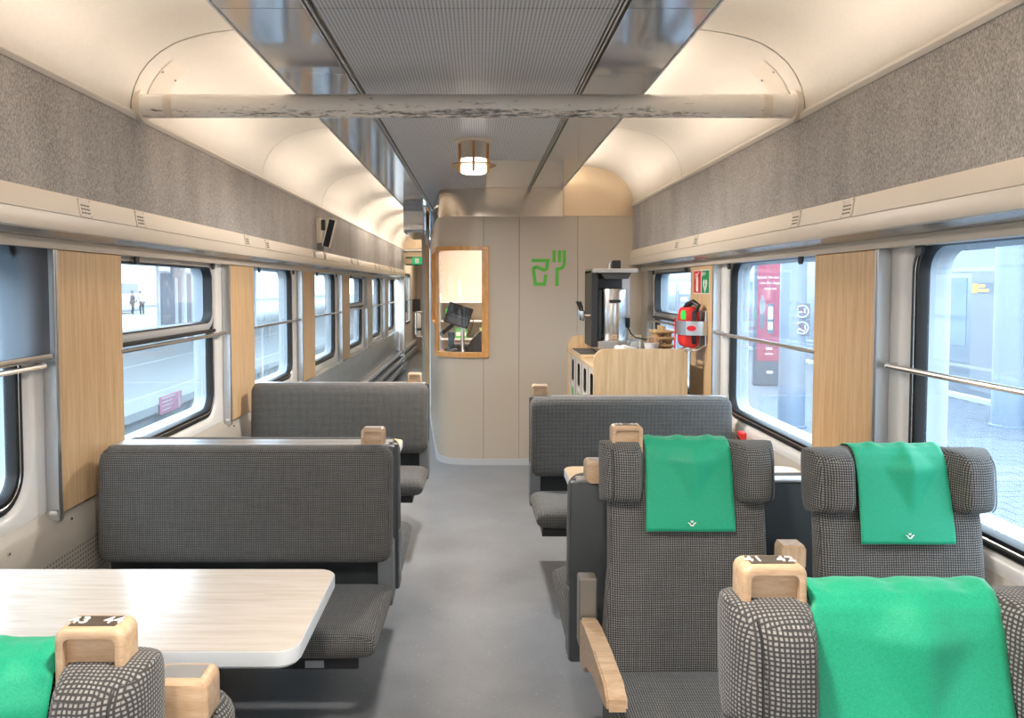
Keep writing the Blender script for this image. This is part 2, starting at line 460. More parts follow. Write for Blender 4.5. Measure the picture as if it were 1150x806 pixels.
def stroke(b, pts, w, to3):
    """flat ribbon polyline of width w in 2D, mapped by to3(u, v, depth) to a thin solid"""
    P = [Vector(p) for p in pts]; P = [p for i, p in enumerate(P) if i == 0 or (p - P[i - 1]).length > 1e-5]; L = []; Rr = []
    for i, p in enumerate(P):
        d0 = (P[i] - P[i - 1]).normalized() if i else (P[1] - P[0]).normalized()
        d1 = (P[i + 1] - P[i]).normalized() if i < len(P) - 1 else d0
        t = (d0 + d1).normalized(); nn = Vector((-t.y, t.x)); c = max(0.5, nn.dot(Vector((-d1.y, d1.x))))
        L.append(p + nn * w / 2 / c); Rr.append(p - nn * w / 2 / c)
    rings = [[to3(*L[i], 0), to3(*Rr[i], 0), to3(*Rr[i], 1), to3(*L[i], 1)] for i in range(len(P))]
    b.loft(rings)
# ---------------------------------------------------------------- floor, roof, ceiling
YB, YE = -3.0, 18.4
st = lambda o: (o.__setitem__('kind', 'structure'), o)[1]
st(B().box(-1.46, 1.46, YB, YE, -0.06, 0.0).build('floor', M['floor']))

ceiling = st(B().sheet([(1.62, 2.0), (1.5, 2.45), (1.2, 2.62), (0, 2.70), (-1.2, 2.62), (-1.5, 2.45), (-1.62, 2.0)], YB, YE).build('ceiling', M['roof']))
COVE = [(1.345, 2.226), (1.341, 2.27), (1.328, 2.32), (1.305, 2.368), (1.27, 2.415), (1.222, 2.457), (1.165, 2.49), (1.10, 2.513),
        (1.02, 2.531), (0.918, 2.544), (0.75, 2.555), (0.4, 2.562), (0.0, 2.565)]
for s in (-1, 1):
    for k in range(-4, 9):
        y0 = 3.09 + PITCH_Y * k; y1 = y0 + PITCH_Y - 0.007
        y0 = max(y0, YB); y1 = min(y1, 6.5 if s > 0 else 14.1)
        if y1 - y0 < 0.05: continue
        st(B().sheet(COVE, y0, y1, s).build('cove_panel', M['cove'], ceiling, 60))
        # shallow seam strip behind the joint
        B().sheet([(x * 1.002 + 0.003, z + 0.004) for x, z in COVE], y1 - 0.03, y1 + 0.03, s).build('cove_joint', M['beige'], ceiling, 60)
    b = B(); b.prism([(s * 1.341, 2.200), (s * 1.352, 2.200), (s * 1.352, 2.232), (s * 1.345, 2.232), (s * 1.333, 2.222), (s * 1.332, 2.214)], 'y', YB, 6.5 if s > 0 else 14.1)
    b.build('cove_lip', M['cove'], ceiling)
    pl_ = B().loft([[(s * (x - 0.0025), y, z - 0.001) for x, z in COVE[1:6]] for y in (3.20, 3.36)], False, False).build('inspection_plate', M['cream'], ceiling, 60)
    for (x, z, y) in ((1.338, 2.27, 3.215), (1.266, 2.413, 3.215), (1.338, 2.27, 3.345), (1.266, 2.413, 3.345)):
        B().tube([(s * x, y, z), (s * (x - 0.004), y, z - 0.002)], 0.004, 6).build('plate_screw', M['steel_dark'], pl_)
CZ = 2.36
cuts = [YB, -0.46, 2.34, 5.10, 6.52]
for y0, y1 in zip(cuts, cuts[1:]):
    if y0 < 5: B().box(-0.445, 0.455, y0 + 0.002, y1 - 0.002, CZ, CZ + 0.025).build('perforated_panel', M['perf'], ceiling)
    else:
        B().box(-0.445, 0.10, y0 + 0.002, y1 - 0.002, CZ, CZ + 0.025).build('perforated_panel', M['perf'], ceiling)
        B().box(0.103, 0.455, y0 + 0.002, y1 - 0.002, CZ, CZ + 0.025).build('plain_panel', M['ceil_smooth'], ceiling)
B().box(-0.445, -0.20, 6.522, 9.2, CZ, CZ + 0.025).build('perforated_panel', M['perf'], ceiling)
for s in (-1, 1):
    c2 = cuts + ([7.9] if s < 0 else [])
    for y0, y1 in zip(c2, c2[1:]):
        xa, xb = (0.492, 0.752) if s > 0 else (-0.742, -0.478)
        B().box(xa, xb, y0 + 0.002, y1 - 0.002, CZ, CZ + 0.018).build('side_panel', M['ceil_smooth'], ceiling)
    B().box(s * 0.475 - 0.022, s * 0.475 + 0.022, YB, 6.52 if s > 0 else 9.2, CZ + 0.006, CZ + 0.016).build('rail_groove', M['black'], ceiling)
    for x in (0.461, 0.474):
        B().box(s * x - 0.0035, s * x + 0.0035, YB, 6.52 if s > 0 else 9.2, CZ - 0.006, CZ + 0.02).build('panel_rail', M['alu'], ceiling)
    xe = 0.755 if s > 0 else -0.745
    B().box(xe - 0.004, xe + 0.004, YB, 6.52 if s > 0 else 7.9, CZ - 0.004, CZ + 0.05).build('panel_edge', M['alu'], ceiling)
# the side panel turns down into a duct end beyond the booth
b = B(); b.prism([(7.9, CZ + 0.018), (7.9, CZ), (7.96, CZ - 0.012), (8.0, CZ - 0.05), (8.01, CZ - 0.10), (8.01, 2.12), (8.05, 2.09), (9.2, 2.09), (9.2, CZ + 0.018)], 'x', -0.742, -0.54)
b.build('duct', M['ceil_smooth'], ceiling)
B().box(-0.60, -0.54, 9.2, 9.5, 1.98, 2.40).build('duct_end', M['mid_grey'], ceiling)

# ---------------------------------------------------------------- side walls
def side_wall(s):
    nm = 'left' if s < 0 else 'right'
    ye = 14.1 if s < 0 else 6.5
    dk = 5.35 if s < 0 else ye
    b = B().sheet([(1.47, 0.735), (1.458, 0.715), (1.442, 0.70), (1.436, 0.665), (1.43, 0.655), (1.425, 0.60), (1.42, 0.0)], YB, dk, s)
    w = st(b.build('wall_' + nm, M['dado'], None, 50))
    B().box(min(s * 1.345, s * 1.36), max(s * 1.345, s * 1.36), YB, ye, 1.82, 2.205).build('felt_panel', M['felt'], w)
    # vent strip above the windows: upper rail, seam, lower rail, soffit, fascia
    B().sheet([(1.352, 1.833), (1.335, 1.832), (1.329, 1.825), (1.319, 1.765), (1.325, 1.762)], YB, ye, s).build('vent_strip', M['cream'], w, 40)
    B().sheet([(1.33, 1.763), (1.318, 1.760), (1.312, 1.72), (1.316, 1.708), (1.328, 1.704)], YB, ye, s).build('lower_strip', M['cream'], w, 40)
    B().sheet([(1.325, 1.705), (1.415, 1.688), (1.418, 1.686)], YB, ye, s).build('soffit', M['soffit'], w)
    B().sheet([(1.412, 1.688), (1.417, 1.655), (1.47, 1.655), (1.47, 1.70)], YB, ye, s).build('fascia', M['cream_dark'], w, 30)
    vp = vl = None
    for k in range(-3, 7 if s < 0 else 2):
        for dy, wd in ((2.67, 0.085), (3.105, 0.08)):
            yc = dy + PITCH_Y * k
            if yc < YB + 0.2 or yc > ye - 0.3: continue
            if vp is None:
                b = B(); b.box(-0.0015, 0.0015, -wd / 2, wd / 2, -0.032, 0.032, 0.001, 1); vp = b.build('vent_plate', M['cream'], w)
                vp.rotation_euler = (0, s * R(9.5), 0)
                b = B()
                for i in (-1, 0, 1):
                    for j in (-1, 0, 1):
                        pts = [(-s * 0.0022, i * 0.02 + 0.0075 * math.cos(t), j * 0.013 + 0.006 * math.sin(t)) for t in [R(200 + 14 * q) for q in range(11)]]
                        b.tube(pts, 0.0017, 4)
                vl = b.build('vent_slot', M['plate'], vp); o = vp
                b = B()
                for i in (-1, 1):
                    for j in (-1, 1): b.tube([(-s * 0.001, i * 0.036, j * 0.027), (-s * 0.003, i * 0.036, j * 0.027)], 0.0022, 6)
                vs_ = b.build('screw', M['steel_dark'], vp)
            else:
                o = linked(vp, w); linked(vl, o); linked(vs_, o)
            o.location = (s * 1.3225, yc, 1.796)
    # pillar panels
    for k in range(-3, 7):
        y0 = PY0 + PITCH_Y * k
        if y0 < YB or y0 + 0.515 > ye + 0.01: continue
        m_ = M['wood_panel'] if k < 4 else M['cream_dark']
        p = B().box(min(s * 1.43, s * 1.469), max(s * 1.43, s * 1.469), y0 + 0.026, y0 + 0.515, 0.725, 1.654, 0.002, 1).build('wood_panel', m_, w)
        b = B()
        b.box(min(s * 1.425, s * 1.468), max(s * 1.425, s * 1.468), y0, y0 + 0.011, 0.705, 1.654)
        b.box(min(s * 1.425, s * 1.468), max(s * 1.425, s * 1.468), y0 + 0.015, y0 + 0.026, 0.705, 1.654)
        b.box(min(s * 1.44, s * 1.468), max(s * 1.44, s * 1.468), y0 + 0.010, y0 + 0.016, 0.705, 1.654)
        r = b.build('blind_rail', M['alu'], p)
        B().tube([(s * 1.43, y0 - 0.01, 0.735), (s * 1.45, y0 - 0.01, 0.735)], 0.008, 8).build('stop', M['white'], p)
    # screws on the sill
    sc = None
    for k in range(14):
        y = 0.9 + 0.37 * k
        if y > dk: break
        if sc is None: sc = B().tube([(s * 1.444, 0, 0.684), (s * 1.434, 0, 0.682)], 0.005, 8).build('sill_screw', M['steel'], w)
        q = sc if k == 0 else linked(sc, w)
        q.location = (0, y, 0)
    if s < 0:
        # glossy lower wall with heater rails in the passage beyond the tables
        for i in range(10):
            ya = 5.35 + 0.875 * i; yb = ya + 0.869
            B().sheet([(1.47, 0.735), (1.45, 0.715), (1.432, 0.70), (1.43, 0.36), (1.44, 0.36)], ya, yb, s).build('dado_panel', M['dado_shiny'], w, 50)
        for (z, x, h) in ((0.34, 1.33, 0.03), (0.235, 1.30, 0.05), (0.12, 1.27, 0.05)):
            B().box(-1.43, -x, 5.35, 14.05, z - h / 2, z + h / 2, 0.008, 2).build('heater_rail', M['heater'], w)
        B().box(-1.43, -1.40, 5.35, 14.05, 0.0, 0.36).build('heater_back', M['steel_dark'], w)
    return w
wl = side_wall(-1); wr = side_wall(1)
B().box(1.425, 1.469, 6.28, 6.5, 0.60, 1.70).build('corner_filler', M['beige'], wr)

def window(idx, s, k, sash=False):
    ya, yb = PY0 + PITCH_Y * k, PY0 + PITCH_Y * (k + 1)
    y0, y1, z0, z1, r = ya + 0.44, yb - 0.10, 0.785, 1.70, 0.13
    X = lambda x, L: [(s * x, u, v) for u, v in L]
    def rect(i, rr=None): return rrect(y0 + i, y1 - i, z0 + i, z1 - i, max(0.02, (rr if rr else r - i)))
    b = B(); bm = b.bm
    outer = [bm.verts.new((s * 1.47, y, z)) for y, z in ((ya, 0.73), (yb, 0.73), (yb, 1.76), (ya, 1.76))]
    inner = [bm.verts.new(p) for p in X(1.47, rect(-0.03))]
    es = [bm.edges.new((L[i], L[(i + 1) % len(L)])) for L in (outer, inner) for i in range(len(L))]
    bmesh.ops.triangle_fill(bm, use_beauty=True, edges=es)
    b.loft([X(1.47, rect(-0.03)), X(1.474, rect(-0.018)), X(1.482, rect(-0.008)), X(1.497, rect(0.0))], True, False)
    bmesh.ops.remove_doubles(bm, verts=bm.verts[:], dist=1e-5)
    w = st(b.build('window_%d' % idx, M['white_frame'], None, 40))
    b = B(); b.loft([X(1.497, rect(-0.002)), X(1.484, rect(0.002)), X(1.481, rect(0.012)), X(1.484, rect(0.022)), X(1.490, rect(0.025)), X(1.484, rect(0.029)),
                     X(1.484, rect(0.04)), X(1.495, rect(0.045)), X(1.518, rect(0.047))], True, False)
    b.build('gasket', M['rubber'], w, 50)
    b = B(); b.loft([X(1.4805, rect(0.0245)), X(1.4785, rect(0.026)), X(1.4805, rect(0.0285))], True, False); b.build('gasket_bead', M['steel'], w)
    b = B(); b.loft([X(1.516, rect(0.046)), X(1.545, rect(0.05)), X(1.56, rect(0.058)), X(1.58, rect(0.058))], True, False); b.build('outer_reveal', M['clad'], w, 50)
    b = B(); b._faces(X(1.512, rect(0.046)), [tuple(range(len(rect(0.046))))]); b.build('pane', M['glass'], w)
    # grab bar across the middle
    b = B(); b.tube([(s * 1.435, ya + 0.50, 1.255), (s * 1.435, y1 + 0.045, 1.255)], 0.0095, 10)
    b.tube([(s * 1.435, y1 + 0.045, 1.255), (s * 1.435, y1 + 0.052, 1.255), (s * 1.47, y1 + 0.054, 1.255)], 0.0105, 10)
    b.build('grab_bar', M['steel'], w)
    # dark clips under the fascia
    for yy in (y1 - 0.11, y0 + 0.25):
        bb = B(); bb.prism([(yy - 0.02, 1.66), (yy + 0.02, 1.66), (yy + 0.018, 1.635), (yy + 0.01, 1.622), (yy - 0.01, 1.622), (yy - 0.018, 1.635)], 'x', s * 1.44, s * 1.45)
        bb.build('blind_clip', M['black'], w)
    if sash:
        S = lambda i, q: rrect(y0 + 0.03 + i, y1 - 0.05 - i, 1.285 + i, z1 - 0.03 - i, q)
        b = B(); b.loft([X(1.512, S(0, 0.10)), X(1.468, S(0.0, 0.10)), X(1.463, S(0.006, 0.095)), X(1.463, S(0.034, 0.07)), X(1.47, S(0.04, 0.065)), X(1.512, S(0.04, 0.065))], True, False)
        sf = b.build('sash', M['sash'], w, 40)
        b = B(); b.loft([X(1.462, S(0.038, 0.067)), X(1.459, S(0.041, 0.065)), X(1.462, S(0.045, 0.062)), X(1.51, S(0.047, 0.06))], True, False); b.build('sash_seal', M['rubber'], sf, 50)
        B().box(min(s * 1.455, s * 1.50), max(s * 1.455, s * 1.50), y0 + 0.03, y1 - 0.05, 1.268, 1.287, 0.003, 1).build('sash_rail', M['black'], sf)
    return w, (y0, y1)
wn = 0
for s in (-1, 1):
    for k in range(-3, 6 if s < 0 else 2):
        if PY0 + PITCH_Y * k < YB - 0.2: continue
        wn += 1
        w, (y0, y1) = window(wn, s, k, sash=(s, k) in ((-1, 0), (-1, 3), (1, 1)))
        if (s, k) == (-1, -1):
            # half lowered mesh blind
            b = B(); b.box(-1.437, -1.435, y0 - 0.2, y1 + 0.085, 1.29, 1.655); bl = b.build('blind', M['blind'], w)
            B().box(-1.449, -1.424, y0 - 0.2, y1 + 0.085, 1.272, 1.296, 0.006, 2).build('blind_bar', M['steel'], bl)

# end of the coach behind the camera
st(B().box(-1.46, 1.46, YB - 0.06, YB, 0, 2.66).build('wall_front', M['beige']))

# far end of the passage
wc = st(B().box(-0.62, -0.58, 8.9, YE, 0, 2.66).build('wall_corridor', M['beige']))
we = B(); we.box(-1.62, -0.58, YE, YE + 0.05, 0, 2.7); we = st(we.build('wall_end', M['beige']))
for i in range(4):
    B().box(-1.36 + 0.18 * i, -1.185 + 0.18 * i, YE - 0.02, YE, 0.05, 1.95, 0.004, 1).build('wall_board', M['beige'], we)
bk = st(B().box(-1.46, -1.33, 14.1, 14.16, 0, 1.95, 0.004, 1).build('trim_1', M['white_frame']))
hd = st(B().box(-1.62, -0.58, 14.1, 14.2, 1.93, 2.7).build('trim_2', M['gold']))
for z in (1.93, 2.06): B().box(-1.30, -0.58, 14.07, 14.10, z - 0.012, z + 0.012).build('header_rail', M['dark_grey'], hd)
B().box(-1.40, -0.58, 14.02, 14.10, 2.17, 2.215, 0.006, 1).build('header_bar', M['steel'], hd)
vest = B(); vest.box(-1.50, -1.45, 14.16, 15.55, 0, 2.7); vest.box(-1.50, -1.45, 16.55, YE, 0, 2.7); vest.box(-1.50, -1.45, 15.55, 16.55, 0, 0.8); vest.box(-1.50, -1.45, 15.55, 16.55, 1.75, 2.7)
vest = st(vest.build('wall_vestibule', M['cream_dark']))
vw = st(B().box(-1.485, -1.475, 15.55, 16.55, 0.8, 1.75).build('window_20', M['glass']))
b = B(); b.loft([[(-1.445, u, v) for u, v in rrect(15.5 + i, 16.6 - i, 0.75 + i, 1.8 - i, 0.1)] for i in (0, 0.05)], True, False); b.build('gasket', M['rubber'], vw)
B().tube([(-1.42, 15.5, 1.25), (-1.42, 16.6, 1.25)], 0.01, 8).build('grab_bar', M['steel'], vw)
for z in (0.3, 0.18): B().box(-1.45, -1.36, 14.2, 17.5, z - 0.03, z + 0.03, 0.01, 1).build('heater_rail', M['heater'], vest)
x = thing('exit_sign', 'green running-man exit sign hung above the far passage doorway', 'sign', (-0.99, 13.98, 1.995))
B().box(-0.18, 0.20, -0.02, 0.02, -0.065, 0.065, 0.004, 1).build('sign_box', M['exit_green'], x)
b = B(); b.box(-0.13, -0.06, -0.024, -0.021, -0.045, 0.045); b.build('door_symbol', M['white'], x)
b = B(); b.lathe([(0.0, -0.002), (0.014, -0.002), (0.014, 0.002), (0, 0.002)], (0, 0, 0), 10); b.xform(Matrix.Translation((0.03, -0.023, 0.036)) @ Matrix.Rotation(R(90), 4, 'X'))
for P_ in ([(0.03, 0.022), (0.02, -0.01), (0.045, -0.03), (0.035, -0.05)], [(0.02, -0.01), (0.0, -0.03), (-0.02, -0.03)], [(0.0, 0.0), (0.01, 0.018), (0.05, 0.015), (0.065, 0.0)]):
    stroke(b, P_, 0.014, lambda u, v, d: (u, -0.021 - 0.003 * d, v))
b.build('running_figure', M['white'], x)
x = thing('passage_sign', 'small green sign partly hidden above the far passage door', 'sign', (-0.80, 14.4, 1.80))
B().box(-0.1, 0.15, -0.01, 0.01, -0.04, 0.04, 0.003, 1).build('sign_face', M['exit_green'], x)
x = thing('camera_dome', 'small black camera on the passage header above the exit sign', 'camera', (-0.85, 13.98, 2.14))
B().box(-0.06, 0.08, -0.05, 0.05, -0.05, 0.05, 0.012, 2).build('housing', M['black'], x)
B().lathe([(0.0, -0.04), (0.02, -0.035), (0.032, -0.015), (0.034, 0.0), (0.0, 0.002)], (0.01, 0, -0.05), 14).build('dome', M['navy'], x)
x = thing('fire_extinguisher', 'pale wall-hung cylinder under a black box beside the far passage window', 'extinguisher', (-1.33, 17.2, 0.45))
B().box(-0.11, 0.05, -0.06, 0.06, 0.52, 0.80, 0.01, 1).build('box', M['black'], x)
B().lathe([(0.0, 0), (0.07, 0.0), (0.075, 0.02), (0.075, 0.42), (0.05, 0.49), (0.02, 0.52), (0, 0.52)], (0, 0, 0), 16).build('bottle', M['white'], x)
B().lathe([(0.076, 0.10), (0.079, 0.10), (0.079, 0.15), (0.076, 0.15)], (0, 0, 0), 16).build('band', M['black'], x)
# ---------------------------------------------------------------- service booth
PATH = [(1.462, 6.5), (0.880, 6.5), (0.386, 6.5), (0.083, 6.5), (0.076, 6.5), (0.0, 6.5), (-0.06, 6.503), (-0.12, 6.512), (-0.175, 6.528), (-0.225, 6.554), (-0.265, 6.59),
        (-0.295, 6.635), (-0.315, 6.69), (-0.325, 6.75), (-0.331, 6.81), (-0.345, 6.93), (-0.385, 7.35), (-0.395, 7.46), (-0.51, 8.75)]
A0, A1, B0_, B1_ = 4, 13, 14, 17       # window spans along the path (indices)
ZA0, ZA1, ZB0, ZT = 0.934, 1.862, 1.20, 2.12
def off(pts, d):
    out = []
    for i in range(len(pts)):
        a = Vector(pts[max(i - 1, 0)]); c = Vector(pts[min(i + 1, len(pts) - 1)]); t = (c - a).normalized()
        n = Vector((-t.y, t.x)) * -1      # outward = towards the aisle / camera
        out.append((pts[i][0] - n.x * d * -1, pts[i][1] - n.y * d * -1))
    return out
_t = off(PATH, 1.0)
SGN = 1 if _t[1][1] < 6.5 else -1
def path(d, i0=0, i1=None):
    q = off(PATH, d * SGN); return q[i0:(i1 if i1 is not None else len(q) - 1) + 1]
def ribbon(b, i0, i1, z0, z1, d0, d1):
    a, c = path(d0, i0, i1), path(d1, i0, i1)
    rings = [[(p[0], p[1], z0), (p[0], p[1], z1), (q[0], q[1], z1), (q[0], q[1], z0)] for p, q in zip(a, c)]
    b.loft(rings); return b
wb = B(); ribbon(wb, 0, 2, 0.0, ZT, -0.03, -0.012); ribbon(wb, 2, A0, 0, ZT, -0.03, -0.012)
wb = st(wb.build('wall_back', M['dark_grey']))
def g(i0, i1, z0, z1, nm='booth_panel'):
    b = B(); a, c = path(0.0, i0, i1), path(-0.02, i0, i1)
    ins = 0.0016
    if i0 in (1, 2, 3):
        a[0] = (a[0][0] - ins, a[0][1]); c[0] = (c[0][0] - ins, c[0][1])
    if i1 in (1, 2, 3):
        a[-1] = (a[-1][0] + ins, a[-1][1]); c[-1] = (c[-1][0] + ins, c[-1][1])
    b.loft([[(p[0], p[1], z0), (p[0], p[1], z1), (q[0], q[1], z1), (q[0], q[1], z0)] for p, q in zip(a, c)])
    return b.build(nm, M['taupe'], wb, 50)
g(0, 1, 0, ZT); g(1, 2, 0, ZT); g(2, 3, 0, ZT)
b = B()
for i0, i1, z0, z1 in ((3, 4, 0, ZT), (A0, A1, 0, ZA0), (A0, A1, ZA1, ZT), (A1, B0_, 0, ZT), (B0_, B1_, 0, ZB0), (B0_, B1_, ZA1, ZT), (B1_, 18, 0, ZT)):
    a, c = path(0.0, i0, i1), path(-0.02, i0, i1)
    if i0 == 3: a[0] = (a[0][0] - 0.0016, a[0][1]); c[0] = (c[0][0] - 0.0016, c[0][1])
    b.loft([[(p[0], p[1], z0), (p[0], p[1], z1), (q[0], q[1], z1), (q[0], q[1], z0)] for p, q in zip(a, c)])
b.build('booth_corner_panel', M['taupe'], wb, 50)
st(ribbon(B(), 0, 18, 0.0, 0.055, 0.008, 0.0).build('baseboard_back', M['skirt']))
b = B(); ribbon(b, 0, 18, ZT + 0.002, CZ - 0.002, -0.014, -0.03); st(b.build('trim_3', M['brass_steel'], None, 50))
b = B(); poly = [(0.76, ZT + 0.002), (1.35, ZT + 0.002)] + [(x, z) for x, z in COVE if x > 0.7] + [(0.62, 2.558), (0.62, CZ + 0.03), (0.76, CZ + 0.03)]
b.prism(poly, 'y', 6.495, 6.515); st(b.build('trim_4', M['gold']))
# booth window
bw = ribbon(B(), A0, A1, ZA0 + 0.02, ZA1 - 0.02, -0.008, -0.012); bw = st(bw.build('window_21', M['clear'], None, 60))
ribbon(B(), A0 - 1, A1 + 1, ZA1 - 0.03, ZA1 + 0.005, 0.022, -0.03).build('head_rail', M['wood_orange'], bw, 50)
ribbon(B(), A0 - 1, A1 + 1, ZA0 - 0.01, ZA0 + 0.03, 0.028, -0.06).build('sill_rail', M['wood_orange'], bw, 50)
B().box(0.079, 0.128, 6.47, 6.4995, ZA1 - 0.03, ZA1 + 0.005, 0.003, 1).build('rail_end', M['wood_orange'], bw)
B().box(0.079, 0.128, 6.466, 6.4995, ZA0 - 0.01, ZA0 + 0.03, 0.003, 1).build('rail_end', M['wood_orange'], bw)
B().box(0.068, 0.128, 6.476, 6.4995, ZA0 + 0.03, ZA1 - 0.03, 0.003, 1).build('jamb', M['wood_orange'], bw)
B().box(-0.338, -0.30, 6.69, 6.74, ZA0, ZA1, 0.004, 1).build('jamb', M['wood_orange'], bw)
B().box(-0.348, -0.325, 6.79, 6.84, ZA0, ZA1, 0.004, 1).build('jamb', M['wood_orange'], bw)
B().box(-0.305, -0.295, 6.665, 6.69, ZA0, ZA1).build('glazing_bead', M['steel'], bw)
bs = ribbon(B(), B0_, B1_, ZB0, ZA1, -0.008, -0.012); bs = st(bs.build('window_22', M['clear'], None, 60))
ribbon(B(), B0_, B1_, ZA1 - 0.03, ZA1 + 0.005, 0.02, -0.03).build('head_rail', M['wood_orange'], bs, 50)
ribbon(B(), B0_, B1_, ZB0 - 0.03, ZB0 + 0.005, 0.02, -0.03).build('sill_rail', M['wood_orange'], bs, 50)
p = PATH[B1_]; B().box(p[0] - 0.02, p[0] + 0.02, p[1] - 0.03, p[1] + 0.02, ZB0, ZA1, 0.004, 1).build('jamb', M['wood_orange'], bs)
# inside of the booth
st(B().box(-0.5, 1.40, 8.75, 8.8, 0, 2.66).build('wall_booth', plain('pale_peach_lining', (0.66, 0.55, 0.46), 0.4)))
st(B().box(1.36, 1.40, 6.52, 8.75, 0, 2.6).build('wall_booth_side', plain('peach_side_lining', (0.64, 0.53, 0.45), 0.4)))
cl_ = thing('serving_counter', 'pale serving counter inside the booth behind the curved window', 'counter', (0.0, 0, 0))
B().box(-0.20, 1.30, 6.62, 7.10, 0.885, 0.925, 0.006, 1).build('worktop', M['paper'], cl_)
B().box(-0.1, 1.28, 6.66, 7.06, 0.0, 0.885).build('carcass', M['beige'], cl_)
sh = thing('booth_shelf', 'shelf unit against the inner booth wall holding green boxes', 'shelf', (0, 0, 0))
for z in (0.95, 1.15, 1.36): B().box(-0.40, 0.7, 8.45, 8.74, z - 0.012, z).build('board', M['paper'], sh)
for xx in (-0.40, 0.69): B().box(xx, xx + 0.015, 8.45, 8.74, 0, 1.45).build('upright', M['paper'], sh)
for i, (xx, z, w_, h_, lb) in enumerate([(-0.33, 1.15, 0.12, 0.14, 'bright green box at the end of the middle booth shelf'), (-0.19, 1.15, 0.10, 0.10, 'small green box second along the middle booth shelf'),
                                (-0.22, 0.95, 0.13, 0.12, 'green box on the lowest booth shelf'), (0.05, 0.95, 0.30, 0.12, 'long pale green box on the lowest booth shelf')]):
    t = B().box(xx, xx + w_, 8.5, 8.62, z, z + h_, 0.004, 1).build('carton', M['icon_green'] if i < 3 else plain('pale_green_card', (0.55, 0.68, 0.35), 0.7)); tag(t, lb, 'box')
    B().box(xx + 0.01, xx + w_ - 0.01, 8.496, 8.5, z + h_ * 0.25, z + h_ * 0.6).build('carton_label', M['paper'], t)
pos = thing('till_monitor', 'black till monitor on a chrome pole behind the booth window', 'monitor', (-0.10, 6.76, 0.925))
B().lathe([(0, 0), (0.065, 0), (0.065, 0.012), (0.03, 0.02), (0.018, 0.05), (0.018, 0.34), (0, 0.34)], (0, 0, 0), 18).build('pole', M['steel'], pos)
b = B(); b.box(-0.125, 0.095, -0.016, 0.016, -0.095, 0.095, 0.006, 2); b.xform(Matrix.Translation((-0.02, -0.06, 0.345)) @ Matrix.Rotation(R(18), 4, 'Y') @ Matrix.Rotation(R(-24), 4, 'X')); b.build('screen', M['black'], pos)
b = B(); b.box(-0.035, 0.035, -0.03, 0.03, -0.05, 0.05, 0.006, 2); b.xform(Matrix.Translation((0.02, -0.02, 0.335))); b.build('mount', M['dark_grey'], pos)
b = B(); b.box(-0.12, 0.05, -0.02, -0.017, -0.02, -0.012); b.xform(Matrix.Translation((-0.02, -0.063, 0.345)) @ Matrix.Rotation(R(18), 4, 'Y') @ Matrix.Rotation(R(-24), 4, 'X')); b.build('back_groove', M['mid_grey'], pos)
b = B(); b.tube([(0.03, 0.0, 0.34), (0.07, 0.01, 0.33), (0.095, 0.01, 0.30), (0.07, 0.01, 0.2), (0.03, 0.02, 0.16)], 0.004, 6); b.build('cable', M['dark_grey'], pos)
ct = thing('card_terminal', 'dark card terminal on a tilted stand beside the till pole', 'terminal', (-0.22, 6.80, 0.925))
B().box(-0.05, 0.07, -0.03, 0.05, 0.0, 0.05, 0.008, 2).build('base', M['dark_grey'], ct)
B().box(-0.01, 0.045, 0.0, 0.03, 0.05, 0.20, 0.006, 1).build('stem', M['black'], ct)
b = B(); b.box(-0.09, 0.09, -0.03, 0.03, -0.018, 0.018, 0.006, 2); b.xform(Matrix.Translation((-0.01, 0, 0.23)) @ Matrix.Rotation(R(-38), 4, 'Y')); b.build('keypad', M['black'], ct)
rp = thing('receipt_printer', 'dark grey receipt printer on the counter between pole and window jamb', 'printer', (0.02, 6.86, 0.925))
b = B(); b.prism([(-0.08, 0), (0.10, 0), (0.10, 0.10), (0.06, 0.20), (0.03, 0.20), (-0.08, 0.07)], 'y', -0.06, 0.08); b.build('case', M['dark_grey'], rp, 20)
b = B(); b.prism([(-0.05, 0.105), (0.03, 0.185), (0.025, 0.195), (-0.058, 0.11)], 'y', -0.04, 0.06); b.build('lid', M['mid_grey'], rp, 20)
kb = thing('till_drawer', 'low dark till drawer on the counter under the card terminal', 'tray', (-0.10, 6.99, 0.925))  # the till drawer, low under the terminal
B().box(-0.16, 0.14, -0.06, 0.06, 0, 0.05, 0.008, 1).build('tray', M['dark_grey'], kb)
B().box(-0.14, 0.12, -0.05, 0.05, 0.05, 0.085, 0.01, 1).build('lid', M['mid_grey'], kb)

# green glass-and-fork emblem on the booth wall
em = thing('cafe_emblem', 'green glass and fork emblem stuck on the taupe booth wall', 'emblem', (0, 6.5, 0))
s_ = 6.5 / FPX
def e3(px, py):   # picture marks measured on the wall plane, in metres
    return (0.045 + (px - 538) * s_, 1.524 + (322 - py) * s_)
def ez(q): return [e3(590 + a / 13.43, 270 + c / 13.43) for a, c in q]
def arc(c, r, a0, a1, n=8): return [(c[0] + r * math.cos(R(a0 + (a1 - a0) * k / n)), c[1] + r * math.sin(R(a0 + (a1 - a0) * k / n))) for k in range(n + 1)]
f3 = lambda u, v, d: (u, -0.0035 + 0.003 * d, v)
W = 48 / 13.43 * s_
b = B(); stroke(b, ez([(92, 302), (335, 302), (320, 395)] + arc((282, 405), 40, 0, 110, 5) + [(238, 432), (190, 405), (155, 402)] + arc((155, 437), 36, 270, 180, 5) + [(122, 455), (150, 656), (286, 656), (306, 512)]), W, f3)
b.build('glass_symbol', M['logo_green'], em)
b = B()
for q in ([(430, 148), (430, 328)], [(511, 148), (511, 328)], [(584, 148), (584, 340)] + arc((495, 340), 89, 0, 90, 8) + [(476, 431), (476, 455), (476, 684)]): stroke(b, ez(q), W, f3)
b.build('fork_symbol', M['logo_green'], em)

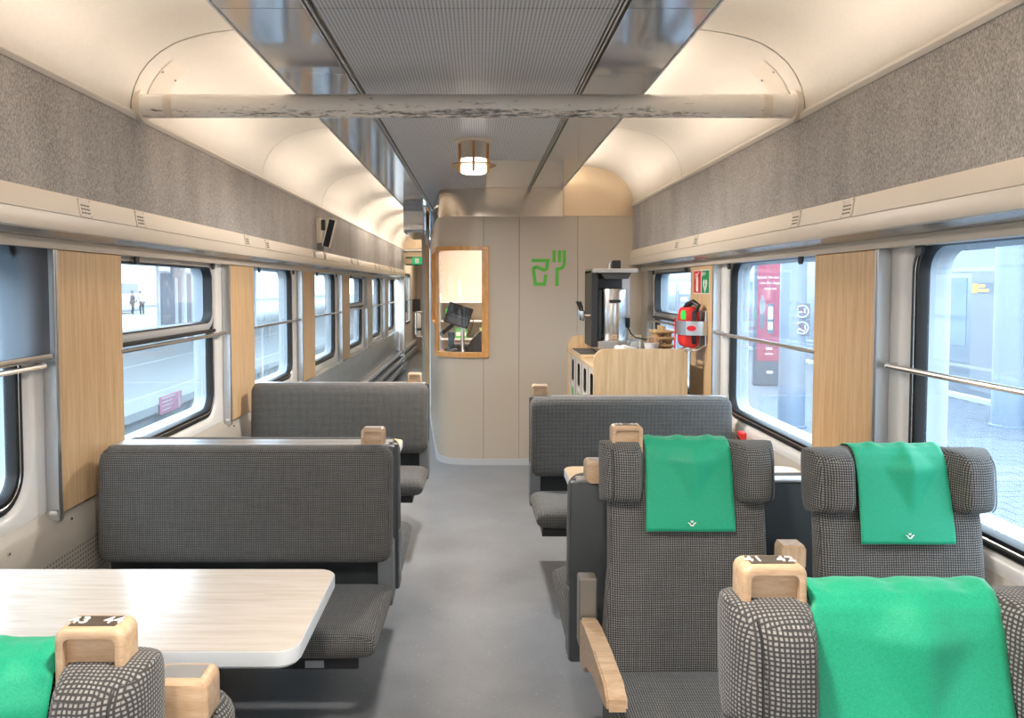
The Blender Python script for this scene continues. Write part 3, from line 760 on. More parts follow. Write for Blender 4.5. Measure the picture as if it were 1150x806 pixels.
# door jamb and handle at the passage end of the booth
jb = st(B().box(-0.575, -0.52, 8.72, 8.78, 0.02, 2.42, 0.004, 1).build('door_1', M['wood_panel']))
B().box(-0.600, -0.580, 8.80, 8.86, 0.02, 2.36, 0.003, 1).build('door_leaf', M['clad_in'], jb)
b = B(); b.tube([(-0.60, 8.74, 0.955), (-0.665, 8.74, 0.955), (-0.672, 8.74, 0.962), (-0.675, 8.74, 0.98), (-0.675, 8.74, 1.21), (-0.672, 8.74, 1.228), (-0.665, 8.74, 1.235), (-0.60, 8.74, 1.235)], 0.011, 10); b.build('handle', M['steel'], jb)
B().box(-0.565, -0.53, 8.715, 8.72, 2.0, 2.2).build('hinge', M['alu'], jb)

# ---------------------------------------------------------------- seats
def wood_block(parent, cx, y0, y1, z0, z1, w, nums=None, open_top=False):
    """rounded birch grab block: recessed front, plate or hollow on top"""
    bb = B(); hw, t = w / 2, 0.011
    out = rrect(-hw, hw, z0, z1, 0.014, 5)
    ins = rrect(-hw + t, hw - t, z0 - 0.02, z1 - t - 0.002, 0.009, 5)
    r = 0.005
    sh = lambda L, y: [(cx + u, y, max(v, z0)) for u, v in L]
    def shrink(L, d): 
        mx, mz = 0, (z0 + z1) / 2
        return [(u - math.copysign(min(d, abs(u)), u), v - (d if v > mz else 0)) for u, v in L]
    bb.loft([sh(ins, y0 + 0.012), sh(ins, y0 + 0.001), sh(shrink(out, r), y0), sh(shrink(out, r * 0.3), y0 + r * 0.35), sh(out, y0 + r), sh(out, y1 - r), sh(shrink(out, r), y1)], True, True)
    o = bb.build('grab_block', M['wood_block'], parent, 40)
    if nums:
        B().box(cx - hw * 0.68, cx + hw * 0.68, y0 + 0.010, y1 - 0.009, z1 - 0.001, z1 + 0.0012, 0.0005, 1).build('number_plate', M['plate'], o)
        for sx, q in ((-1, nums[0]), (1, nums[1])):
            text('seat_number', q, 0.026, M['paper'], o, (cx + sx * hw * 0.5, (y0 + y1) / 2, z1 + 0.0016), (0, 0, 0), 0.0006)
    if open_top:
        B().box(cx - hw * 0.70, cx + hw * 0.70, y0 + 0.010, y1 - 0.012, z1 - 0.001, z1 + 0.0012, 0.0005, 1).build('number_plate', M['alu'], o)
    return o

def high_seat(label, loc, lean, side, nums, arm=True, group=None):
    """high-backed seat facing -y; side = aisle side (-1: aisle at -x)"""
    t = thing('high_back_seat', label, 'seat', loc, 0, group)
    hw = lambda v: 0.224 + 0.026 * max(0.0, -v) ** 0.8 - 0.004 * max(0, v)
    b = B(); b.puff(2, 0.66, 0.046, (0, 0.008, 0.735), 7, 9, 'xzy', mid=lambda u, v: -0.012 * (1 - v * v) - 0.010 * u * u + 0.020 * max(0, (v - 0.45) / 0.55), nx=26, nz=26)
    for q in b.bm.verts: q.co.x *= hw((q.co.z - 0.735) / 0.33)
    b.shear(lean, 0.45); b.build('backrest', M['fabric'], t, 60, uv=True)
    # headrest with two forward wings
    def front(u):
        a = abs(u)
        def ss(x): x = max(0, min(1, x)); return x * x * (3 - 2 * x)
        return -0.030 - 0.072 * ss((a - 0.49) / 0.13) + 0.012 * ss((a - 0.74) / 0.26)
    back = 0.055
    W2 = 0.244
    b = B(); b.puff(2 * W2, 0.165, 0.05, (0, 0, 1.0115), 12, 5, 'xzy', mid=lambda u, v: (front(u) + back) / 2, H=lambda u, v: (back - front(u)) / 2, nx=56, nz=18, base=2.4)
    b.shear(lean, 0.45); hr = b.build('headrest', M['fabric'], t, 60, uv=True)
    # sewn seams on the wings
    for sx in (-1, 1):
        b = B(); pts = []
        for q in range(15):
            v = -0.86 + 1.72 * q / 14
            pts.append((sx * 0.218, front(0.87) * (1 - abs(v) ** 5) ** (1 / 2.4) * 1.0 + (1 - (1 - abs(v) ** 5) ** (1 / 2.4)) * (-0.02), 1.0115 + 0.0825 * v))
        b.tube(pts, 0.0013, 5); b.shear(lean, 0.45); b.build('wing_seam', M['black'], hr)
    b = B(); b.puff(0.50, 0.50, 0.055, (0, -0.27, 0.425), 7, 7, 'xyz', nx=20, nz=20); b.build('seat_cushion', M['fabric'], t, 60, uv=True)
    B().box(-0.23, 0.23, -0.46, 0.05, 0.26, 0.375, 0.01, 1).build('seat_frame', M['dark_grey'], t)
    B().box(-0.04, 0.04, -0.30, -0.10, max(0.0, -loc[2]), 0.26, 0.01, 1).build('pedestal', M['dark_grey'], t)
    k = lean * 0.6
    if nums: wood_block(t, side * (0.180 if nums[0] == '41' else 0.168), -0.040 + k, 0.008 + k, 1.050, 1.141, 0.088, nums)
    if arm:
        xa = side * 0.275
        b = B()
        prof = [(0.045, 0.555), (0.02, 0.592), (-0.06, 0.60), (-0.22, 0.612), (-0.38, 0.618), (-0.43, 0.600), (-0.435, 0.575), (-0.38, 0.565), (-0.22, 0.55), (-0.10, 0.515), (-0.03, 0.46), (0.03, 0.46)]
        b.prism(prof, 'x', xa - 0.024, xa + 0.024)
        bmesh.ops.bevel(b.bm, geom=[e for e in b.bm.edges if abs(e.verts[0].co.x - e.verts[1].co.x) < 1e-6], offset=0.005, segments=2, affect='EDGES')
        b.build('armrest', M['wood_block'], t, 40)
        B().box(xa - 0.026, xa + 0.026, 0.03, 0.085, 0.50, 0.70, 0.004, 1).build('arm_bracket', M['bracket'], t)
        B().box(xa - 0.020, xa + 0.022, 0.024, 0.032, 0.565, 0.585).build('bracket_button', M['dark_grey'], t)
    # shared middle armrest, folded up
    xm = -side * 0.2545
    b = B(); b.prism([(xm - 0.022, 0.42), (xm + 0.022, 0.42), (xm + 0.022, 0.755), (xm + 0.026, 0.775), (xm + 0.033, 0.785), (xm + 0.033, 0.83), (xm + 0.027, 0.842), (xm - 0.027, 0.842), (xm - 0.033, 0.83), (xm - 0.033, 0.785), (xm - 0.026, 0.775), (xm - 0.022, 0.755)], 'y', -0.105, -0.05)
    bmesh.ops.bevel(b.bm, geom=[e for e in b.bm.edges if abs(e.verts[0].co.y - e.verts[1].co.y) < 1e-6], offset=0.003, segments=2, affect='EDGES')
    if arm: b.build('folded_armrest', M['wood_block_v'], t, 40)
    else: b.bm.free()
    return t

def cover(label, loc, lean, seed, hang=0.0):
    """green cloth laid over the headrest"""
    random.seed(seed)
    prof = [(0.066, 0.983), (0.066, 1.028), (0.058, 1.061), (0.035, 1.079), (0.005, 1.084), (-0.020, 1.078), (-0.034, 1.061), (-0.042, 1.033), (-0.047, 0.995), (-0.053, 0.955), (-0.060, 0.91), (-0.066, 0.87), (-0.071 - hang, 0.832)]
    prof = [(a, c + 0.0155 if i < 11 else c + 0.022) for i, (a, c) in enumerate(prof)]
    # resample
    P = []
    for a, c in zip(prof, prof[1:]):
        for q in range(4): P.append((a[0] + (c[0] - a[0]) * q / 4, a[1] + (c[1] - a[1]) * q / 4))
    P.append(prof[-1]); n = 26; rows = []
    ph = [random.uniform(0, 6.3) for _ in range(6)]
    cx = random.uniform(0.1, 0.5)
    for i, (y, z) in enumerate(P):
        f = i / (len(P) - 1); row = []
        for j in range(n + 1):
            u = -1 + 2 * j / n
            x = u * (0.119 + 0.008 * max(0, (f - 0.4))) + 0.002 * math.sin(7 * f + ph[3])
            up = math.exp(-((f - 0.52) / 0.13) ** 2)
            top = math.exp(-((f - 0.34) / 0.09) ** 2)
            low = max(0.0, f - 0.6)
            dent = max(0.0, 1 - abs(u - cx) * 1.6 - abs(f - 0.60) * 4.2)
            dy = 0.004 * up * math.sin(4.5 * u + ph[0]) + 0.006 * low * math.sin(3.2 * u + ph[1]) - 0.022 * dent + 0.004 * up * abs(u - cx)
            dz = top * (0.003 * math.sin(9 * u + ph[2]) + 0.002 * math.sin(17 * u + ph[4]))
            row.append((x, y - 0.004 - abs(dy) * 0.4 + dy * 0.6, z + 0.004 + dz))
        rows.append(row)
    b = B(); b.loft(rows, False, False); b.shear(lean, 0.45)
    o = tag(b.build('headrest_cover', M['cloth'], None, 60), label, 'cover'); o.location = loc
    md = o.modifiers.new('thickness', 'SOLIDIFY'); md.thickness = 0.0016; md.offset = -1
    b = B(); c0 = 0.880
    yy = lambda v: -0.070 - hang * 0.6 - 0.007 + lean * (v + c0 - 0.45)
    to3 = lambda u, v, d: (u, yy(v) - 0.0035 + 0.0015 * d, v + c0)
    stroke(b, [(-0.011, 0.003), (-0.006, 0.0005), (-0.003, -0.005), (0.003, -0.005), (0.006, 0.0005), (0.011, 0.003)], 0.0028, to3)
    stroke(b, [(-0.0035, 0.0085), (0.0, 0.0055), (0.0035, 0.0085)], 0.002, to3)
    stroke(b, [(-0.003, 0.0045), (0.003, 0.0045)], 0.002, to3)
    b.build('emblem', M['paper'], o)
    return o

S1, S2, S3, S4 = (0.632, 2.12, -0.008), (1.168, 2.005, -0.005), (0.626, 1.01, 0.006), (-0.616, 0.95, -0.048)
high_seat('high-backed grey seat on the aisle, with wooden armrest, in front of the honey-coloured table', S1, 0.10, -1, ('45', '46'))
high_seat('high-backed grey checked seat next to the window, its green cover and both wings in view', S2, 0.10, 1, None, arm=False)
high_seat('largest high-backed grey seat, cut off by the picture, its wood block numbered 41 42', S3, 0.08, -1, ('41', '42'), arm=False)
high_seat('high-backed grey seat before the big pale table, with wooden block numbered 43 44', S4, 0.06, 1, ('43', '44'), arm=False)
cover('green cloth with tiny white winged emblem over the aisle seat headrest', S1, 0.10, 3)
cover('green cloth with winged emblem on the seat next to the window', S2, 0.10, 11)
cover('largest green cloth, creased and cropped by the picture edge', S3, 0.08, 5, 0.01).scale.x = 1.08
cover('green cloth seen only in part, on the seat numbered 43 44', S4, 0.06, 9)

def bench(label, loc, rz, length, block_x, end, group=None):
    """two-place bench facing -y in local space; end = +1/-1 side of the aisle"""
    t = thing('bench_seat', label, 'bench', loc, rz, group)
    b = B(); b.puff(length, 0.435, 0.056, (0, 0.056, 0.708), 26, 11, 'xzy', mid=lambda u, v: -0.006 * (1 - v * v), nx=44, nz=24, base=2.3)
    b.round_corners(0, 2, 0, 0.708, length / 2, 0.2175, 0.05); b.shear(0.05, 0.48); b.build('backrest', M['fabric'], t, 60, uv=True)
    b = B(); b.puff(length, 0.50, 0.052, (0, -0.20, 0.385), 24, 9, 'xyz', mid=lambda u, v: -0.012 * v, nx=40, nz=22, base=2.2)
    b.build('seat_cushion', M['fabric'], t, 60, uv=True)
    B().box(-length / 2 + 0.0, length / 2 - 0.0, 0.118, 0.150, 0.34, 0.915, 0.008, 2).build('back_shell', M['dark_grey'], t)
    B().box(-length / 2 + 0.02, length / 2 - 0.02, 0.10, 0.155, 0.912, 0.924, 0.004, 1).build('top_trim', M['alu'], t)
    x = end * (length / 2 - 0.028)
    B().box(x - 0.028, x + 0.028, 0.03, 0.118, 0.33, 0.56, 0.004, 1).build('end_post', M['mid_grey'], t)
    B().box(-length / 2 + 0.03, length / 2 - 0.06, -0.40, 0.06, 0.305, 0.345, 0.004, 1).build('seat_frame', M['black'], t)
    x2 = end * (length / 2 - 0.20)
    B().box(x2 - 0.03, x2 + 0.03, -0.402, -0.398, 0.312, 0.335).build('frame_label', M['alu'], t)
    lx = -end * length * 0.22
    B().box(lx - 0.05, lx + 0.05, 0.02, 0.14, 0.0, 0.345, 0.006, 1).build('leg', M['black'], t)
    if block_x is not None: wood_block(t, block_x, 0.105, 0.165, 0.915, 0.985, 0.088, None, True)
    return t
LB = 1.10
bench('long grey checked bench behind the big pale table', (-0.829, 2.79, 0), 0, LB, 0.468, 1)
bench('grey bench back-to-back behind the larger bench, only its seat edge and trim showing', (-0.82, 3.10, 0), math.pi, LB, None, -1)
bench('smaller grey bench standing by the passage to the booth', (-0.82, 4.675, 0), 0, LB, 0.46, 1)
bench('grey checked bench in front of the wooden recycling counter', (0.873, 4.09, 0), 0, LB, -0.49, -1)
bench('grey bench turned to the table, its dark shell and wood block behind the aisle seat', (0.880, 2.515, 0), math.pi, LB, 0.46, 1)
bench('grey bench turned to the big pale table, its small wood block beside seat 43 44', (-0.885, 1.225, -0.02), math.pi, LB, -0.50, -1)

def table(label, x0, x1, y0, y1, m, free):
    t = thing('table', label, 'table', ((x0 + x1) / 2, (y0 + y1) / 2, 0))
    hx, hy = (x1 - x0) / 2, (y1 - y0) / 2
    def outline(i):
        r = 0.05 - i; q = []
        c = rrect(-hx + i, hx - i, -hy + i, hy - i, r, 8)
        # square off the wall side
        return [((-free * (hx - i)) if u * free < -hx + 0.06 else u, v) if False else (u, v) for u, v in c]
    def Z(L, z): return [(u, v, z) for u, v in L]
    b = B(); b.loft([Z(outline(0.004), 0.737), Z(outline(0.004), 0.7405)], True, True); b.build('tabletop', m, t, 30)
    b = B(); b.loft([Z(outline(0.004), 0.7385), Z(outline(0.0015), 0.7385), Z(outline(0.0), 0.736), Z(outline(0.0), 0.707), Z(outline(0.006), 0.700)], True, True); b.build('edge_band', M['edge'], t, 40)
    B().box(-0.05, 0.05, -0.06, 0.06, 0.0, 0.70, 0.008, 1).build('leg', M['black'], t)
    B().box(-0.20, 0.20, -0.10, 0.10, 0.67, 0.70, 0.004, 1).build('bracket', M['black'], t)
    return t
table('big pale wood table by the track-side window, white-edged with rounded corners', -1.425, -0.348, 1.615, 2.10, M['table'], 1)
table('table between the two benches on the track side, only one corner showing', -1.425, -0.345, 3.47, 3.93, M['table_warm'], 1)
table('honey-coloured table behind the aisle seat, by the platform-side window', 0.412, 1.415, 2.86, 3.32, M['table_warm'], -1)

# ---------------------------------------------------------------- pipe, lamp, display
pp = thing('ceiling_pipe', 'worn cream pipe spanning the coach under the ceiling', 'pipe', (0, 3.15, 2.258))
B().tube([(-1.325, 0, 0), (1.325, 0, 0)], 0.047, 28).build('pipe', M['pipe'], pp)
for s in (-1, 1):
    B().tube([(s * 1.19, 0, 0), (s * 1.225, 0, 0)], 0.0482, 28).build('collar', M['cream'], pp)
    b = B(); b.tube([(s * 1.318, 0, 0), (s * 1.342, 0, 0)], 0.062, 28); b.build('end_flange', M['cream'], pp)
lp = thing('ceiling_lamp', 'small round white lamp with amber fins under the perforated ceiling', 'lamp', (0.014, 4.43, 2.36))
B().lathe([(0.0, 0), (0.112, 0.0), (0.112, -0.006), (0.10, -0.01), (0.0, -0.01)], (0, 0, 0), 36).build('rose', M['cream'], lp)
B().lathe([(0.0, -0.01), (0.072, -0.01), (0.072, -0.105), (0.0, -0.105)], (0, 0, 0), 32).build('upper_shade', M['opal_dark'], lp)
B().lathe([(0.0, -0.105), (0.073, -0.105), (0.073, -0.178), (0.066, -0.186), (0.0, -0.187)], (0, 0, 0), 32).build('lower_shade', M['opal'], lp)
B().lathe([(0.076, -0.138), (0.128, -0.138), (0.13, -0.1405), (0.128, -0.143), (0.076, -0.143), (0.076, -0.138)], (0, 0, 0), 40).build('ring', M['fin_plate'], lp)
for a in (0, 90, 180, 270):
    b = B(); b.box(0.0735, 0.088, -0.006, 0.006, -0.183, -0.016, 0.001, 1); b.xform(Matrix.Rotation(R(a - 90), 4, 'Z')); b.build('fin', M['fin'], lp)
for y_, lb in ((0.72, 'unseen round white lamp added overhead to light the largest seats'), (-1.9, 'unseen round white lamp added at the rear to fill the coach')):
    dup(lp, (0.014, y_, 2.36), 0, lb)  # unseen lamp copies, added to brighten the near seats and the rear
dp = thing('passenger_display', 'small tilted screen on a bracket fixed to the grey felt wall', 'display', (-1.345, 6.62, 1.99))
B().box(0.0, 0.035, -0.05, 0.05, -0.09, 0.12, 0.004, 1).build('wall_box', M['cream'], dp)
B().box(0.03, 0.07, -0.025, 0.025, 0.02, 0.11, 0.003, 1).build('arm', M['black'], dp)
B().box(0.0, 0.05, -0.03, 0.03, -0.15, -0.09, 0.004, 1).build('cable_box', M['mid_grey'], dp)
Mx = Matrix.Translation((0.095, -0.03, -0.005)) @ Matrix.Rotation(R(14), 4, 'Y')
b = B(); b.box(-0.022, 0.04, -0.02, 0.055, -0.12, 0.12, 0.003, 1); b.xform(Mx); b.build('case', M['cream'], dp)
b = B(); b.box(-0.012, 0.039, -0.022, -0.0195, -0.117, 0.117); b.xform(Mx); b.build('screen', M['navy'], dp)

# ---------------------------------------------------------------- recycling counter with coffee machine
co = thing('recycling_counter', 'oak counter with rounded end panel and four bin slots beside the booth', 'counter', (0, 0, 0))
CX0, CX1, CY0, CY1 = 0.752, 1.325, 4.68, 6.02
def endp(y0, y1, ztop):
    r = 0.075
    poly = [(CX0 - 0.004, 0.0), (CX1, 0.0), (CX1, ztop)] + [(CX0 - 0.004 + r + r * math.cos(R(90 + 90 * k / 8)), ztop - r + r * math.sin(R(90 + 90 * k / 8))) for k in range(9)]
    b = B(); b.prism(poly, 'y', y0, y1); return b.build('end_panel', M['wood_panel'], co, 30)
endp(CY0, CY0 + 0.025, 1.143); endp(CY1, CY1 + 0.025, 1.143)
B().box(CX0, CX1, CY0 + 0.025, CY1, 1.005, 1.03, 0.003, 1).build('worktop', M['wood_y'], co)
B().box(CX0 + 0.14, CX1, CY0 + 0.026, CY1 - 0.02, 1.03, 1.105, 0.004, 1).build('raised_shelf', M['steel'], co)
b = B(); bm = b.bm
outer = [bm.verts.new((CX0 + 0.006, y, z)) for y, z in ((CY0 + 0.025, 0.02), (CY1, 0.02), (CY1, 1.005), (CY0 + 0.025, 1.005))]
loops = [outer]; SLOT = (4.83, 5.14, 5.46, 5.80)
for yc in SLOT: loops.append([bm.verts.new((CX0 + 0.006, u, v)) for u, v in rrect(yc - 0.065, yc + 0.065, 0.815, 0.975, 0.03, 5)])
es = [bm.edges.new((L[i], L[(i + 1) % len(L)])) for L in loops for i in range(len(L))]
bmesh.ops.triangle_fill(bm, use_beauty=True, edges=es)
for yc in SLOT: b.loft([[(CX0 + 0.006 + d, u, v) for u, v in rrect(yc - 0.065, yc + 0.065, 0.815, 0.975, 0.03, 5)] for d in (0, 0.02)], True, False)
bmesh.ops.remove_doubles(bm, verts=bm.verts[:], dist=1e-5)
b.build('front_panel', plain('pale_bin_front', (0.66, 0.60, 0.54), 0.4), co)
B().box(CX0 + 0.05, CX0 + 0.06, CY0 + 0.03, CY1, 0.02, 1.0).build('bin_back', M['black'], co)
for i, yc in enumerate(SLOT):
    b = B(); L_ = rrect(yc - 0.064, yc + 0.064, 0.816, 0.974, 0.03, 5)
    b.loft([[(CX0 + 0.0065 + d, u, v) for u, v in L_] for d in (0, 0.03)], True, False); b._faces([(CX0 + 0.0365, u, v) for u, v in L_], [tuple(range(len(L_)))])
    b.build('slot_lining', M['black'], co)
    B().box(CX0 + 0.003, CX0 + 0.0055, yc - 0.06, yc + 0.06, 0.775, 0.80).build('bin_tag', M['paper'], co)
    b = B(); b.prism([(yc - 0.045, 0.762), (yc + 0.03, 0.762), (yc + 0.045, 0.72), (yc + 0.02, 0.68), (yc + 0.03, 0.64), (yc - 0.035, 0.64), (yc - 0.03, 0.70)], 'x', CX0 + 0.003, CX0 + 0.0055)
    b.build('bin_symbol', M['icon_green'], co)
    if i < 3: B().box(CX0 + 0.004, CX0 + 0.0058, yc + 0.155 - 0.001, yc + 0.155 + 0.001, 0.03, 1.0).build('front_joint', M['dark_grey'], co)

dt = thing('drip_tray', 'dark drip tray on a wooden riser at the counter edge', 'tray', (0.80, 5.55, 1.03))
B().box(-0.045, 0.09, -0.22, 0.30, 0.0, 0.02, 0.003, 1).build('riser', M['wood_y'], dt)
B().box(-0.042, 0.088, -0.16, 0.295, 0.02, 0.026, 0.002, 1).build('grille', M['dark_grey'], dt)
for i in range(9): B().box(-0.036, 0.082, -0.15 + 0.05 * i, -0.142 + 0.05 * i, 0.026, 0.029).build('slat', M['steel_dark'], dt)

cm = thing('coffee_machine', 'tall steel coffee urn machine with two taps on the counter', 'coffee machine', (0.0, 5.33, 1.105))
xm0, xm1 = 0.825, 1.125
B().box(xm0 + 0.03, xm1, -0.14, 0.30, 0.0, 0.05, 0.004, 1).build('base', M['steel'], cm)
B().box(xm0 + 0.0, xm0 + 0.045, -0.02, 0.32, 0.0, 0.535, 0.004, 1).build('tap_panel', M['black'], cm)
B().box(xm0 + 0.03, xm1 + 0.015, 0.24, 0.32, 0.0, 0.535, 0.004, 1).build('back_panel', M['alu'], cm)
B().box(xm0, xm1 + 0.015, -0.06, 0.32, 0.515, 0.545, 0.004, 1).build('top_plate', M['steel'], cm)
b = B(); b.prism([(xm0 + 0.06, 0.515), (xm1 - 0.03, 0.515), (xm1 - 0.05, 0.475), (xm0 + 0.09, 0.475)], 'y', -0.04, 0.24); b.build('hood', M['dark_grey'], cm)
B().box(xm0 + 0.075, xm1 - 0.045, 0.215, 0.242, 0.40, 0.48).build('hood_back', M['mid_grey'], cm)
ur = B().lathe([(0.0, 0.05), (0.098, 0.05), (0.100, 0.056), (0.100, 0.395), (0.096, 0.405), (0.085, 0.41), (0.0, 0.412)], ((xm0 + xm1) / 2 + 0.008, 0.10, 0), 40).build('urn', M['steel'], cm)
uc = (xm0 + xm1) / 2 + 0.008
B().box(uc - 0.035, uc + 0.045, -0.035, 0.005, 0.31, 0.33, 0.006, 2).build('urn_handle', M['black'], ur)
B().box(uc - 0.012, uc + 0.025, -0.012, 0.01, 0.05, 0.085, 0.003, 1).build('urn_foot', M['wood_block'], ur)
B().box(xm0 + 0.045, xm0 + 0.075, 0.0, 0.16, 0.05, 0.40, 0.006, 1).build('urn_cover', M['black'], cm)
for yy in (0.02, 0.16):
    b = B(); b.tube([(xm0, yy, 0.22), (xm0 - 0.03, yy, 0.22), (xm0 - 0.055, yy, 0.225)], 0.011, 10)
    b.tube([(xm0 - 0.055, yy, 0.25), (xm0 - 0.055, yy, 0.225), (xm0 - 0.055, yy, 0.18)], [0.015, 0.017, 0.008], 10)
    tp = b.build('tap', M['steel'], cm)
    b = B(); b.tube([(xm0 - 0.055, yy, 0.25), (xm0 - 0.062, yy, 0.28), (xm0 - 0.078, yy, 0.315)], [0.007, 0.009, 0.012], 8); b.build('tap_lever', M['black'], tp)
B().box(uc - 0.005, uc + 0.055, 0.04, 0.13, 0.545, 0.605, 0.006, 1).build('control_box', M['black'], cm)
b = B(); b.tube([(uc - 0.02, 0.06, 0.545), (uc - 0.02, 0.06, 0.575), (uc - 0.01, 0.05, 0.60)], [0.014, 0.012, 0.009], 10); b.build('filler', M['steel'], cm)
b = B(); b.tube([(uc + 0.12, 0.12, 0.14), (uc + 0.14, 0.10, 0.09), (uc + 0.17, 0.08, 0.06), (uc + 0.23, 0.05, 0.05), (uc + 0.29, 0.04, 0.06)], 0.006, 8); b.build('power_lead', M['black'], cm)
B().box(uc + 0.105, uc + 0.135, 0.1, 0.14, 0.13, 0.20, 0.004, 1).build('switch_box', M['black'], cm)

# bits on the counter
cup = B().lathe([(0, 0.0), (0.038, 0.0), (0.047, 0.055), (0.05, 0.056), (0.05, 0.060), (0.045, 0.060), (0.036, 0.006), (0, 0.006)], (0, 0, 0), 24)
cup = tag(cup.build('paper_cup', M['white']), 'white cup holding wooden stirrers on the counter', 'cup'); cup.location = (1.155, 4.92, 1.105)
stick = None
for i in range(22):
    a = 2.399 * i; r0 = 0.026 * math.sqrt((i + 0.5) / 22); r1 = r0 * 2.0
    if stick is None:
        q = B().box(-0.0028, 0.0028, -0.0008, 0.0008, 0.0, 0.095, 0.0006, 1).build('wooden_stirrer', M['wood_block_v'])
        tag(q, 'thin wooden stirrer standing in the white cup', 'stirrer', 'wooden stirrers in the white cup'); stick = q
    else: q = stick.copy(); COL.objects.link(q)
    q.location = (1.155 + r0 * math.cos(a), 4.92 + r0 * math.sin(a), 1.113)
    q.rotation_euler = (-0.32 * math.sin(a) * r1 / 0.05, 0.32 * math.cos(a) * r1 / 0.05, a)
jr = B().lathe([(0, 0), (0.035, 0.0), (0.038, 0.006), (0.038, 0.07), (0.033, 0.075), (0.033, 0.078), (0.030, 0.078), (0.030, 0.072), (0.033, 0.068), (0.033, 0.008), (0, 0.006)], (0, 0, 0), 22)
jr = tag(jr.build('sugar_jar', M['jar']), 'clear glass jar of sugar sachets next to the stirrer cup', 'jar'); jr.location = (1.06, 5.02, 1.105)
b = B()
for i in range(3): b.box(-0.02, 0.02, -0.018 + 0.012 * i, -0.010 + 0.012 * i, 0.008, 0.055 - 0.006 * i, 0.002, 1)
b.build('sachet', M['paper'], jr)
for i, (dx, dy, rx, lb) in enumerate(((0.0, 0.0, 0.35, 'white lid leaning at the counter edge by the coffee urn'), (0.05, 0.05, -0.2, 'white folded napkin lying behind the leaning lid'))):
    b = B()
    if i == 0: b.lathe([(0, 0), (0.035, 0.0), (0.042, 0.004), (0.042, 0.014), (0.036, 0.02), (0.012, 0.022), (0, 0.022)], (0, 0, 0), 24)
    else: b.box(-0.05, 0.05, -0.04, 0.04, 0, 0.02, 0.006, 2)
    o = tag(b.build('drink_lid' if i == 0 else 'napkin', M['paper']), lb, 'lid' if i == 0 else 'napkin')  # the round piece is a drink lid, the flat one a napkin
    o.location = (0.93 + dx, 4.79 + dy, 1.125); o.rotation_euler = (rx, 0.25, 0.3)
b = B().box(-0.025, 0.025, -0.025, 0.025, 0, 0.055, 0.006, 2)
o = tag(b.build('creamer_box', M['white']), 'small white creamer box behind the glass jar', 'box'); o.location = (1.10, 5.12, 1.105)
B().box(-0.02, 0.02, -0.0262, -0.0252, 0.012, 0.038).build('label', M['paper'], o)
# stacked kraft cup carriers
for i, (dz, dx, lb) in enumerate(((0.0, 0.0, 'kraft cup carrier at the bottom of the stack beside the red first-aid bag'), (0.048, 0.004, 'kraft cup carrier in the middle of the stack'), (0.090, -0.002, 'kraft cup carrier on top of the stack'))):
    t = thing('cup_carrier', lb, 'carrier', (1.245 + dx, 5.03, 1.105 + dz), 0, 'kraft cup carriers on the counter')
    B().box(-0.062, 0.062, -0.09, 0.09, 0.028, 0.046, 0.005, 2).build('tray', M['kraft'], t)
    for ax in (-1, 1):
        for ay in (-1, 1): B().lathe([(0, 0.0), (0.018, 0.0), (0.025, 0.03), (0, 0.03)], (ax * 0.034, ay * 0.05, 0), 12).build('cup_socket', M['kraft'], t)
    B().box(-0.008, 0.008, -0.08, 0.08, 0.046, 0.054 if i < 2 else 0.075, 0.003, 1).build('grip', M['kraft'], t)

# ---------------------------------------------------------------- first-aid bag, signs on the pillar
PYC = 4.77
ad = thing('defibrillator_bag', 'red and black first-aid bag in a grey wall bracket on the oak pillar', 'first-aid bag', (1.43, PYC - 0.02, 1.14))
b = B(); b.puff(0.17, 0.25, 0.052, (-0.085, 0.0, 0.135), 8, 7, 'yzx', nx=18, nz=20); b.build('bag', M['red'], ad, 60)
b = B(); b.puff(0.036, 0.258, 0.090, (-0.072, 0.0, 0.136), 10, 8, 'xzy', nx=10, nz=20); b.build('zip_panel', M['black'], ad, 60)
b = B(); b.tube([(-0.10, 0.03, 0.25), (-0.09, 0.0, 0.275), (-0.07, -0.05, 0.29), (-0.05, -0.09, 0.27), (-0.06, -0.08, 0.235)], [0.014, 0.018, 0.018, 0.016, 0.012], 8); b.build('handle', M['black'], ad)
b = B()
pts = [(-0.002, -0.12), (-0.06, -0.13), (-0.125, -0.10), (-0.145, -0.04), (-0.145, 0.05), (-0.12, 0.12), (-0.06, 0.135), (-0.002, 0.125)]
b.loft([[(p[0], p[1], 0.09), (p[0], p[1], 0.175), (p[0] * 1.03, p[1] * 1.03, 0.175), (p[0] * 1.03, p[1] * 1.03, 0.09)] for p in pts]); br = b.build('bracket_band', M['alu'], ad, 40)
b = B(); b.lathe([(0, -0.002), (0.022, -0.002), (0.022, 0.003), (0, 0.003)], (0, 0, 0), 18); b.xform(Matrix.Translation((-0.10, -0.125, 0.133)) @ Matrix.Rotation(R(62), 4, 'Z') @ Matrix.Rotation(R(90), 4, 'Y') @ Matrix.Diagonal((0.75, 1.3, 1, 1))); b.build('oval_mark', M['sign_red'], br)
B().box(-0.012, 0.0, -0.11, 0.11, 0.02, 0.24, 0.004, 1).build('bracket_back', M['alu'], ad)
b = B(); b.tube([(-0.005, -0.1, 0.03), (-0.06, -0.11, 0.0), (-0.12, -0.08, -0.005), (-0.13, 0.04, -0.005), (-0.08, 0.1, 0.0), (-0.005, 0.1, 0.03)], 0.006, 8); b.build('bracket_rod', M['steel'], ad)
b = B(); b.prism([(-0.014, 0.0), (0.014, 0.0), (0.017, 0.035), (0.012, 0.055), (-0.012, 0.055), (-0.017, 0.035)], 'x', -0.004, 0.004); b.xform(Matrix.Translation((-0.135, -0.07, 0.185)) @ Matrix.Rotation(R(60), 4, 'Z')); b.build('seal_tag', M['tag_green'], ad)
